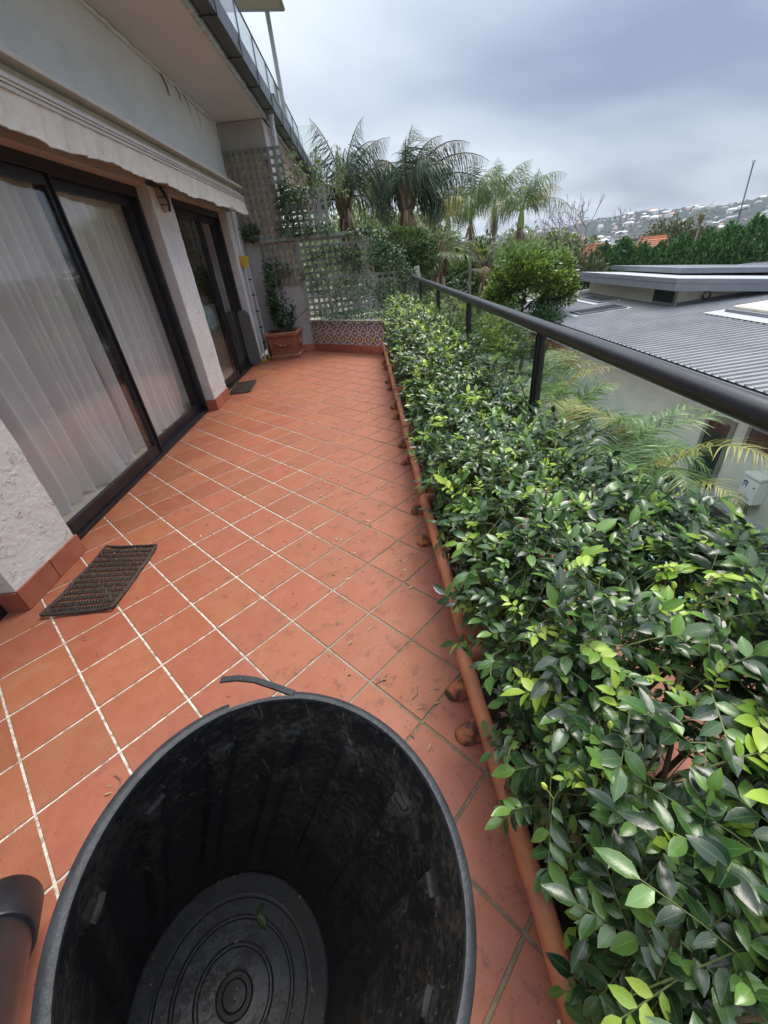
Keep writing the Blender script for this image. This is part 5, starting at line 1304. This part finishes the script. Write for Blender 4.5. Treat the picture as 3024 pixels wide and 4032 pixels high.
# gas water heater
gh = empty('water_heater', (6.9, 6.3, -3.2)); tag(gh, 'white wall mounted gas water heater with blue logo and the number 26', 'water heater')
part(MB().box(6.78, 6.998, 6.13, 6.48, -3.20, -2.72), 'casing', 'whitebox', gh, smooth=False, bevel=.008); part(MB().box(6.76, 6.998, 6.12, 6.49, -2.70, -2.64), 'top_cap', 'whitebox', gh, smooth=False, bevel=.008)
part(MB().box(6.79, 6.99, 6.14, 6.47, -2.72, -2.70), 'vent_slot', 'cable', gh, smooth=False)
f_ = 6.7785
part(MB().box(f_ - .002, f_, 6.425, 6.440, -2.92, -2.80).box(f_ - .002, f_, 6.355, 6.370, -2.92, -2.80).box(f_ - .002, f_, 6.345, 6.45, -2.825, -2.80).box(f_ - .002, f_, 6.37, 6.425, -2.87, -2.85).box(f_ - .002, f_, 6.38, 6.415, -2.80, -2.785), 'logo', 'blue', gh, smooth=False)
part(MB().box(f_ - .002, f_, 6.36, 6.45, -3.095, -3.08), 'print', 'red', gh, smooth=False)
part(MB().box(f_ - .002, f_, 6.36, 6.45, -3.115, -3.103).box(f_ - .002, f_, 6.20, 6.25, -3.115, -3.10).box(f_ - .002, f_, 6.19, 6.45, -3.145, -3.138), 'print', 'ink', gh, smooth=False)
part(MB().tube([(f_, 6.20, -2.86), (f_ - .003, 6.20, -2.86)], .018, 12).tube([(f_, 6.31, -3.02), (f_ - .003, 6.31, -3.02)], .008, 8), 'sensor', 'ink', gh)
tcv = bpy.data.curves.new('number', 'FONT'); tcv.body = '26'; tcv.size = .085; tob = bpy.data.objects.new('tmp', tcv); col.objects.link(tob)
bpy.context.view_layer.update(); tme = bpy.data.meshes.new_from_object(tob.evaluated_get(bpy.context.evaluated_depsgraph_get())); bpy.data.objects.remove(tob)
tme.materials.clear(); tme.materials.append(T['ink'])
inst(tme, 'number', gh, Matrix.Translation(Vector((f_ - .003, 6.345, -3.115)) - gh.location) @ Matrix(((0, 0, -1, 0), (-1, 0, 0, 0), (0, 1, 0, 0), (0, 0, 0, 1))))
b = MB()
for k in range(5): b.tube([(6.85, 6.42 - .05 * k, -3.2), (6.86, 6.44 - .05 * k, -3.32), (6.93, 6.46 - .045 * k, -3.42), (6.96, 6.44 - .05 * k, -3.7)], .009, 5)
part(b, 'hoses', 'cable', gh)
b = MB(); b.tube([(6.998, 6.86, -3.48), (6.93, 6.86, -3.48), (6.92, 6.86, -3.48)], [.075, .07, .05], 16); tag(b.build('wall_vent', 'roofl', None), 'round grey vent on the neighbour wall left of the water heater', 'vent')
# dark fence / pergola beam in front of the neighbour wall and paving
fe = empty('dark_beam_fence', (6.1, 6, -5.2)); tag(fe, 'dark grey timber fence with a flat top rail below the neighbour windows', 'fence')
part(MB().box(6.05, 6.25, 1.0, 8.4, -3.10, -3.03), 'top_rail', 'roofd', fe, smooth=False, bevel=.005)
for k in range(8): part(MB().box(6.10, 6.16, 1.0, 8.4, -3.32 - k * .22, -3.13 - k * .22), 'board', 'cable', fe, smooth=False)
tag(MB().box(1.6, 7.0, -3, 10, -5.15, -5.13).build('side_path', 'paving', None, smooth=False), kind='structure')
tag(MB().box(1.28, 1.33, -2.6, 8.6, -5.2, -.0).build('retaining_wall', 'render_grey', None, smooth=False), 'rendered retaining wall under the terrace edge', 'wall')

# ---------------------------------------------------------------- cane palms below the rail
def cane(name, label, x, y, z, nf, L, seed, spread=1.0, yellow=.1, el=(35, 80)):
    random.seed(seed); rt = empty(name, (x, y, -5.1)); tag(rt, label, 'palm', 'golden cane palms beyond the glass balustrade')
    st = MB(); tops = []
    for k in range(5):
        a = k * 1.3; p = Vector((x + .22 * math.cos(a), y + .22 * math.sin(a), -5.1)); q = Vector((x + .38 * math.cos(a), y + .38 * math.sin(a), z - .2 + .12 * math.sin(k * 2))); st.tube([p, p.lerp(q, .5), q], [.035, .028, .024], 8); tops.append(q)
    part(st, 'stems', 'cane_stem', rt)
    for i in range(nf):
        q = tops[i % 5]; az = i * 137.5 + random.uniform(-20, 20)
        mb, Ms = frond(q, R_(az), R_(random.uniform(*el)), L * random.uniform(.8, 1.15), random.uniform(1.0, 1.9), .36, 44, .25, .062, .009, vee=.55)
        o = part(mb, 'frond', 'cane_stem', rt); l_ = scatter('leaflets', STRIP, Ms, 'kyellow' if random.random() < yellow else 'cane', o, off=rt.location); l_['kind'] = 'stuff'
cane('cane_palm', 'yellow green cane palm beyond the glass, beside the nearest visible post', 2.5, 5.1, -.95, 12, 1.15, 51, yellow=.15)
cane('cane_palm', 'full green cane palm arching over yellowed fronds beyond the glass', 2.9, 4.3, -1.0, 14, 1.3, 52, yellow=.1)
cane('cane_palm', 'lower cane palm in front of the neighbour door', 3.5, 4.9, -1.75, 14, 1.25, 53, yellow=.1)
cane('cane_palm', 'small cane palm near the neighbour wall corner', 2.6, 6.6, -.95, 12, 1.2, 54, yellow=.2)
cane('cane_palm', 'cane palm low behind the hedge at the right', 2.3, 2.2, -1.9, 12, 1.2, 55, yellow=.1)
cane('cane_palm', 'grey green cane palm between hedge and far neighbour wall', 3.6, 8.6, -1.1, 12, 1.3, 56, yellow=.0)

# ---------------------------------------------------------------- middle distance trees and palms
def fl(n, el, L, dr, seed, j=12): 
    random.seed(seed); return [(i * 360 / n + random.uniform(-j, j), random.uniform(*el), L * random.uniform(.85, 1.1), random.uniform(*dr)) for i in range(n)]
K1 = polar(-1.3, 14.5, zel(5.4, 14.5)); K2 = polar(5.6, 16, zel(5.3, 16))
palm('kentia_palm', 'dark shaggy palm with upright fronds rising behind the trellis', (K1[0], K1[1], -5), K1, fl(15, (38, 84), 2.0, (.9, 1.9), 61) + [(80, 10, 1.6, 1.2), (260, 5, 1.6, 1.2)], 'kentia', tr=.14, ll=.62, tmpl=STRIPH, hang=1.15, n=54, seed=61, dead=120, w=.034, yellow=.05, vee=.1)
palm('kentia_palm', 'largest dark palm with wide arching fronds and a thick shaggy trunk', (K2[0], K2[1], -5), K2,
     [(88, 44, 2.9, 1.35), (78, 60, 2.6, 1.4), (97, 26, 2.7, 1.15), (62, 72, 2.1, 1.2), (272, 58, 1.7, 2.3), (287, 68, 1.8, 2.1), (255, 50, 1.6, 2.4), (10, 80, 1.6, 1.1), (180, 78, 1.6, 1.2), (150, 60, 1.6, 1.6), (30, 62, 1.7, 1.6), (318, 74, 1.7, 1.6), (235, 70, 1.7, 1.9), (120, 52, 1.8, 1.7), (95, 5, 1.5, 1.2), (275, 15, 1.3, 1.8), (70, 20, 1.6, 1.5), (45, 86, 1.7, .5)],
     'kentia', tr=.20, ll=.80, tmpl=STRIPH, hang=.75, n=66, seed=62, dead=420, w=.034, yellow=.07, vee=.1)
for (az, el, D, nm, lb_, L, nf, sd, sh, tr_) in (
    (10.3, 1.9, 23, 'palm', 'slim palm left of the thin bare trunk', 1.9, 11, 71, .5, .09), (12.8, 2.5, 19, 'palm', 'thin tall palm with long bare grey trunk', 1.7, 9, 72, .6, .05),
    (15.4, 2.5, 26, 'palm', 'drooping palm behind the thin trunk with a bright new frond', 2.5, 12, 73, .6, .10), (18.3, 1.3, 24, 'palm', 'broad yellow green palm above the round shrub', 2.4, 15, 74, .7, .11)):
    p = polar(az, D, zel(el, D)); palm('bangalow_palm', lb_, (p[0], p[1], -5.5), p, fl(nf, (20, 75), L, (1.2, 2.0), sd) + [(20, 84, L * .8, .4)], 'palmb', tr=tr_, ll=.62, tmpl=STRIPH, hang=.9, n=46, seed=sd, shaft=sh, w=.045, group='slim palms in the gardens beyond', yellow=.08, dead=25)
for (az, el, D, lb_, L, nf, sd) in ((9.0, -1.6, 12, 'fan like palm low behind the clipped dome', 1.15, 16, 81), (14.6, -2.9, 20, 'dark low palm with a yellow hanging frond', 1.8, 14, 82), (35.3, .2, 70, 'tiny far palm standing against the hillside', 2.0, 12, 83)):
    p = polar(az, D, zel(el, D)); palm('low_palm', lb_, (p[0], p[1], -5.5), p, fl(nf, (0, 75), L, (.5, 1.3), sd), 'palmb' if sd != 82 else 'kentia', tr=.12, ll=.4, tmpl=STRIP, hang=.4, n=22, seed=sd, w=.05, yellow=.08, dead=20)
# spikes standing above palms
for (az, e0, e1, D, d2, lb_) in ((10.0, 2.5, 5.3, 22, 0, 'thin bare spike above the slim palm beside the largest palm'), (19.2, 3.0, 6.1, 25, .25, 'thin bare spike leaning above the broad yellow green palm'), (15.7, 4, 6.0, 25, 0, 'thin upright spike above the drooping middle palm'), (20.9, 0, 1.6, 30, 0, 'short bare spike between the broad palm and the bare tree')):
    a = polar(az, D, zel(e0, D)); b_ = polar(az, D, zel(e1, D)); b_ = (b_[0] + d2, b_[1], b_[2])
    tag(MB().tube([a, b_], .018, 5).build('bare_spike', 'bark', None), lb_, 'stick', 'bare spikes among the palms')
# clipped dome
def dome(name, label, c, rad, n, size, leaf, seed, base_z=-5, fl_=None):
    random.seed(seed); rt = empty(name, (c[0], c[1], base_z)); tag(rt, label, 'bush'); Ms = []
    for _ in range(n):
        d = rv(); d.z = d.z if d.z > -.75 else -d.z; k = 1 - random.random() ** 2 * .22 + .07 * noise.noise(d * 2.5)
        p = Vector((c[0] + d.x * rad[0] * k, c[1] + d.y * rad[1] * k, c[2] + (abs(d.z) ** .75 * (1 if d.z > 0 else -1)) * rad[2] * k))
        Ms.append(frame(d + rv() * .8, d + rv() * .6, size * random.uniform(.6, 1.3), p))
    tb_ = MB(); branches(tb_, (c[0], c[1], base_z), (c[0], c[1], c[2]), rad, 8, .08); part(tb_, 'trunk', 'bark', rt)
    core = MB(); core.grid([[(c[0] + rad[0] * .78 * math.sin(t) * math.cos(a), c[1] + rad[1] * .78 * math.sin(t) * math.sin(a), c[2] + rad[2] * .78 * math.cos(t)) for a in np.linspace(0, 6.2832, 25)[:-1]] for t in np.linspace(.02, 3.1, 12)], close_v=True)
    o = part(core, 'inner_growth', leaf, rt); o['kind'] = 'stuff'
    o = scatter('foliage', DIAM, Ms, leaf, rt, off=rt.location); o['kind'] = 'stuff'
p = polar(4.9, 10.6, zel(-.2, 10.6)); dome('clipped_bush', 'dark green clipped dome of hedge behind the trellis', p, (.74, .6, .48), 9000, .055, 'dome', 91)
p = polar(19.6, 17.5, .65); 
tree('round_shrub', 'large round shrub with bright green tips beside the neighbour roof', 'shrub', (p[0], p[1], -5.2), (p[0], p[1], p[2] - .85), (1.42, 1.3, 1.35), 32000, .11, 'shrub', clumps=36, seed=92, extra=('ivyl', .12))
p = polar(20.3, 16.6, -1.5); tree('garden_bush', 'dark dense bush filling in below the large round shrub', 'shrub', (p[0], p[1], -5.2), (p[0], p[1], -1.6), (1.25, 1.0, 1.0), 11000, .10, 'ivy', clumps=40, seed=96)
p = polar(16.2, 13, zel(-8, 13)); tree('garden_bush', 'dark bush below the handrail left of the neighbour house', 'shrub', (p[0], p[1], -5.2), (p[0], p[1], p[2] - .7), (.95, .9, 1.0), 8000, .09, 'ivy', clumps=45, seed=93)
p = polar(11.5, 11.5, zel(-9, 11.5)); tree('garden_bush', 'loose green shrub seen through the far glass panels', 'shrub', (p[0], p[1], -5.2), (p[0], p[1], p[2] - .8), (1.4, 1.1, 1.3), 8000, .09, 'shrub', clumps=40, seed=94)
p = polar(12.3, 9.3, zel(-10.5, 9.3)); tree('garden_bush', 'small reddish shrub seen through the far glass panels', 'shrub', (p[0], p[1], -5.2), (p[0], p[1], p[2] - .4), (.5, .5, .35), 1500, .06, 'redl', clumps=14, seed=95)
# trees behind
for (az, D, el, rx_, rz2, leaf, lb_, sd, n) in ((-1, 26, 1.2, 3.2, 2.2, 'light', 'pale feathery tree behind the dark palms on the left', 101, 9000), (4, 30, 1.8, 4.0, 2.2, 'light', 'pale feathery tree behind the biggest palm', 102, 11000),
    (9, 28, -.8, 3.0, 2.4, 'olive', 'olive toned tree between the palms', 103, 7000), (11.5, 24, -2.6, 2.2, 2.4, 'shrub', 'mid green tree behind the thin palm trunk', 104, 7000), (17, 30, -1.2, 2.6, 2.2, 'light', 'pale tree under the broad palm', 105, 6000),
    (24.3, 26, -4.2, 1.6, 1.5, 'olive', 'twiggy olive tree between round shrub and conifers', 106, 5000), (33.4, 75, -1.2, 5.0, 3.2, 'olive', 'dull olive tree crown above the conifer hedge', 107, 5000), (-5, 22, -1, 3, 2.5, 'light', 'pale tree hidden behind the trellis', 108, 5000),
    (7.5, 20, -3.5, 2.2, 1.9, 'ivy', 'dark tree below the fan palm', 109, 6000), (22.5, 60, -1.6, 4, 3, 'shrub', 'garden tree beyond the bare tree', 110, 4000)):
    z = zel(el, D); p = polar(az, D, z); tree('garden_tree', lb_, 'tree', (p[0], p[1], -6), (p[0], p[1], z - rz2 * .35), (rx_, rx_ * .8, rz2), n, .20 if D < 35 else .42, leaf, clumps=34, seed=sd, r0=.14, group='garden trees beyond the terrace')
# bare tree
random.seed(120)
def bare(name, label, base_, H, seed):
    random.seed(seed); rt = empty(name, base_); tag(rt, label, 'tree'); mb = MB()
    def br_(p, d, L, r, k):
        q = p + d * L; m_ = p.lerp(q, .5) + rv() * L * .08; r2 = max(r, .016); mb.tube([p, m_, q], [r2, r2 * .9, max(r2 * .7, .014)], 5 if k < 3 else 3, False)
        if k >= 6: return
        for _ in range(3 if k < 4 else 2):
            nd = (d + rv() * .75 + Vector((0, 0, .12))).normalized(); br_(q, nd, L * random.uniform(.62, .82), r * .62, k + 1)
    b0 = Vector(base_)
    for _ in range(3): br_(b0 + Vector((0, 0, H * .25)), (Vector((0, 0, 1)) + rv() * .7).normalized(), H * .22, .09, 1)
    part(mb, 'branches', 'bare', rt); part(MB().tube([b0, b0 + Vector((0, 0, H * .26))], [.2, .13], 8), 'trunk', 'bare', rt)
bare('bare_tree', 'leafless grey tree standing against the far hillside', polar(25.4, 34, -5.6), 9.6, 121)
# conifer hedge, one tree after another
pts_ = [(27.2, -.9), (29.0, -.8), (30.8, -1.0), (32.6, -1.3), (34.4, -1.2), (36.2, -.9), (38.0, -.6), (39.8, -.2), (41.6, -.4), (43.4, -.2), (45.2, 0)]
cl_ = ['leftmost', 'second', 'third', 'fourth', 'fifth', 'sixth', 'seventh', 'eighth', 'ninth', 'tenth', 'eleventh']
for i, (az, el) in enumerate(pts_):
    random.seed(130 + i); D = 29 + .3 * math.sin(i); el = el - .25 - (.55 if i in (2,) else .3 if i in (0, 3) else 0); zt = zel(el, D); x, y, _ = polar(az, D, 0); rt = empty('conifer', (x, y, -5.2)); tag(rt, 'dark green feathery conifer, %s from the left in the row behind the steel roof' % cl_[i], 'conifer', 'row of conifers behind the steel roof')
    tb_ = MB().tube([(x, y, -5.2), (x, y, zt - .5)], [.14, .03], 7); part(tb_, 'trunk', 'bark', rt); Ms = []
    for _ in range(6500):
        h = random.random() ** .8; z = -3.0 + (zt + 3.0) * h; a = random.uniform(0, 6.28); R0 = 1.3 * (1 - h ** 4) * (1 + .25 * noise.noise(Vector((i, z * 2, 0)))) + .05
        z += .45 * h * noise.noise(Vector((math.cos(a) * 2.2, math.sin(a) * 2.2, i * 3.1))) * 1.0
        k = 1 - random.random() ** 2 * .35; cl2 = 1 + .18 * noise.noise(Vector((a * 2.2, z * 2.5, i)))
        p = (x + math.cos(a) * R0 * k * cl2, y + math.sin(a) * R0 * k * cl2, z); Ms.append(frame(Vector((math.cos(a) * .7, math.sin(a) * .7, .9)) + rv() * .5, rv(), random.uniform(.10, .24), p, sx=.12))
    o = scatter('foliage', DIAM, Ms, 'conifer', rt, off=rt.location); o['kind'] = 'stuff'
# orange roofed houses beyond the conifers
def gable(name, label, az, D, zt, w_, d_, wallm, roofm, rot=0, drop=2.0, wh=4.5):
    x, y, _ = polar(az, D, 0); rt = empty(name, (x, y, -6)); tag(rt, label, 'house'); Mx = Matrix.Translation((x, y, zt)) @ Matrix.Rotation(rot, 4, 'Z')
    vs = [(-w_ / 2, -d_ / 2, -drop), (w_ / 2, -d_ / 2, -drop), (w_ / 2, d_ / 2, -drop), (-w_ / 2, d_ / 2, -drop), (-w_ / 2 + .15 * w_, 0, 0), (w_ / 2 - .15 * w_, 0, 0)]
    part(MB().add([Mx @ Vector(v) for v in vs], [(0, 1, 5, 4), (1, 2, 5), (2, 3, 4, 5), (3, 0, 4)]), 'roof', roofm, rt, smooth=False)
    part(MB().box(-w_ / 2 + .4, w_ / 2 - .4, -d_ / 2 + .4, d_ / 2 - .4, -drop - wh, -drop + .02, Mx), 'wall', wallm, rt, smooth=False)
    part(MB().tube([Mx @ Vector((-w_ / 2 + .15 * w_, 0, .03)), Mx @ Vector((w_ / 2 - .15 * w_, 0, .03))], .12, 6), 'ridge_capping', roofm, rt)
    tl = MB(); nr = 9
    for i in range(nr):
        t0 = i / nr; t1 = (i + .9) / nr
        def pp(u, t, off): a = Vector(vs[0]).lerp(Vector(vs[4]), t); b_ = Vector(vs[1]).lerp(Vector(vs[5]), t); q = a.lerp(b_, u); q.z += off; return Mx @ q
        tl.grid([[pp(u, t0, .10) for u in np.linspace(0, 1, 8)], [pp(u, t1, .03) for u in np.linspace(0, 1, 8)]])
    part(tl, 'tile_course', roofm, rt, smooth=False)
    for k in range(3): part(MB().box(-w_ * .3 + k * w_ * .3 - .6, -w_ * .3 + k * w_ * .3 + .6, -d_ / 2 + .36, -d_ / 2 + .41, -drop - 2.6, -drop - 1.2, Mx), 'window', 'darkglass', rt, smooth=False)
gable('tiled_roof_house', 'house with bright orange tiled roof beyond the conifers', 31.6, 62, zel(-.95, 62), 3.6, 5, 'farwhite', 'rooftile', rot=-.6, drop=1.6)
gable('tiled_roof_house', 'orange tiled roof half hidden behind the leftmost conifer', 26.3, 60, zel(-1.15, 60), 3.2, 4, 'farwhite', 'rooftile', rot=-.3, drop=1.2)
# houses seen among the palms
gable('grey_house', 'grey rendered house glimpsed between palm trunks', 14.4, 27, zel(-2.6, 27), 3.2, 4, 'farcream', 'farroof', rot=-.2, drop=.8, wh=4)
b = MB(); p = polar(13.55, 40, 0); b.box(p[0] - .45, p[0] + .45, p[1] - .4, p[1] + .4, -6, zel(.7, 40)); b.box(p[0] - .6, p[0] + .6, p[1] - .55, p[1] + .55, zel(.7, 40), zel(.85, 40)).box(p[0] - .3, p[0] + .3, p[1] - .3, p[1] + .3, zel(.85, 40), zel(1.15, 40))
tag(b.build('chimney', 'farwhite', None, smooth=False), 'white chimney stack rising between the palms', 'chimney')
for (az, D, el, w_, h, lb_) in ((23.8, 180, -.7, 16, 8, 'white stepped apartment block behind the bare tree'), (22.2, 220, -.6, 14, 9, 'white block partly hidden by the broad palm'), (20.4, 160, -.3, 5, 9, 'narrow white block behind the broad palm'), (29.5, 240, -.6, 14, 6, 'low white block under the hillside left of the olive tree')):
    x, y, _ = polar(az, D, 0); zt = zel(el, D); rt = empty('apartment_block', (x, y, -15)); tag(rt, lb_, 'building'); Mx = Matrix.Translation((x, y, zt)) @ Matrix.Rotation(-R_(az) + .15, 4, 'Z')
    part(MB().box(-w_ / 2, w_ / 2, -4, 4, -h - 14, 0, Mx), 'wall', 'farwhite', rt, smooth=False); part(MB().box(-w_ / 2 - .3, w_ / 2 + .3, -4.4, 4.4, 0, .35, Mx), 'roof', 'farroof', rt, smooth=False)
    for fz in range(3): part(MB().box(-w_ / 2 + .6, w_ / 2 - .6, -4.06, -4.01, -1.1 - fz * 2.7 - 1.1, -1.1 - fz * 2.7, Mx), 'window_band', 'darkglass', rt, smooth=False); part(MB().box(-w_ / 2, w_ / 2, -5.2, -4.02, -2.9 - fz * 2.7, -2.6 - fz * 2.7, Mx), 'balcony', 'farwhite', rt, smooth=False)
# crane boom
a = Vector(polar(38.28, 150, zel(-1.2, 150))); c = Vector(polar(38.07, 150, zel(3.9, 150))); d_ = (c - a)
cr_ = empty('crane', (a.x, a.y, -8)); tag(cr_, 'slender dark blue crane boom leaning over the conifers', 'crane')
q = a + d_ * .34; part(MB().beam(a, q, .5, .5), 'boom_base', 'crane', cr_, smooth=False); part(MB().beam(q, c, .30, .30), 'boom_tip', 'crane', cr_, smooth=False); part(MB().tube([c, c + d_.normalized() * .5], .3, 8), 'head', 'pole', cr_); part(MB().beam(q - Vector((1.6, 0, .2)), q + Vector((1.6, 0, .2)), .3, .3), 'collar', 'crane', cr_, smooth=False)
# umbrella on the upper terrace
um = empty('umbrella', (-1.36, 12, 3.42)); tag(um, 'cream cantilever umbrella on a grey post on the upper terrace', 'umbrella')
part(MB().tube([(-1.33, 12, 3.42), (-1.36, 12, 5.1), (-1.375, 12, 5.95)], .045, 12), 'post', 'pole', um); part(MB().beam((-1.345, 11.97, 5.35), (-1.43, 11.97, 6.0), .03, .05), 'arm', 'pole', um, smooth=False)
part(MB().add([(-2.3, 12, 5.66), (-1.03, 12, 5.58), (-1.10, 10.3, 5.80), (-2.3, 10.3, 5.88), (-2.3, 12, 5.69), (-1.03, 12, 5.61), (-1.10, 10.3, 5.83), (-2.3, 10.3, 5.91)], [(0, 1, 2, 3), (7, 6, 5, 4), (0, 4, 5, 1), (1, 5, 6, 2)]), 'canopy', 'cloth', um, smooth=False)
part(MB().tube([(-2.3, 12, 5.66), (-1.03, 12, 5.58)], .03, 8).tube([(-1.03, 12, 5.58), (-1.10, 10.3, 5.80)], .02, 8), 'canopy_frame', 'pole', um)

# ---------------------------------------------------------------- haze
hm = bpy.data.materials.new('haze'); hm.use_nodes = True; nt = hm.node_tree; nt.nodes.clear(); o_ = nt.nodes.new('ShaderNodeOutputMaterial'); v_ = nt.nodes.new('ShaderNodeVolumePrincipled')
v_.inputs['Color'].default_value = (.80, .88, 1.0, 1); v_.inputs['Density'].default_value = .00021; v_.inputs['Anisotropy'].default_value = .1; nt.links.new(v_.outputs[0], o_.inputs[1])
HAZE = True
if HAZE:
    tag(MB().box(-13000, 13000, -13000, 13000, -60, 75).build('haze', hm, None, smooth=False), kind='stuff')
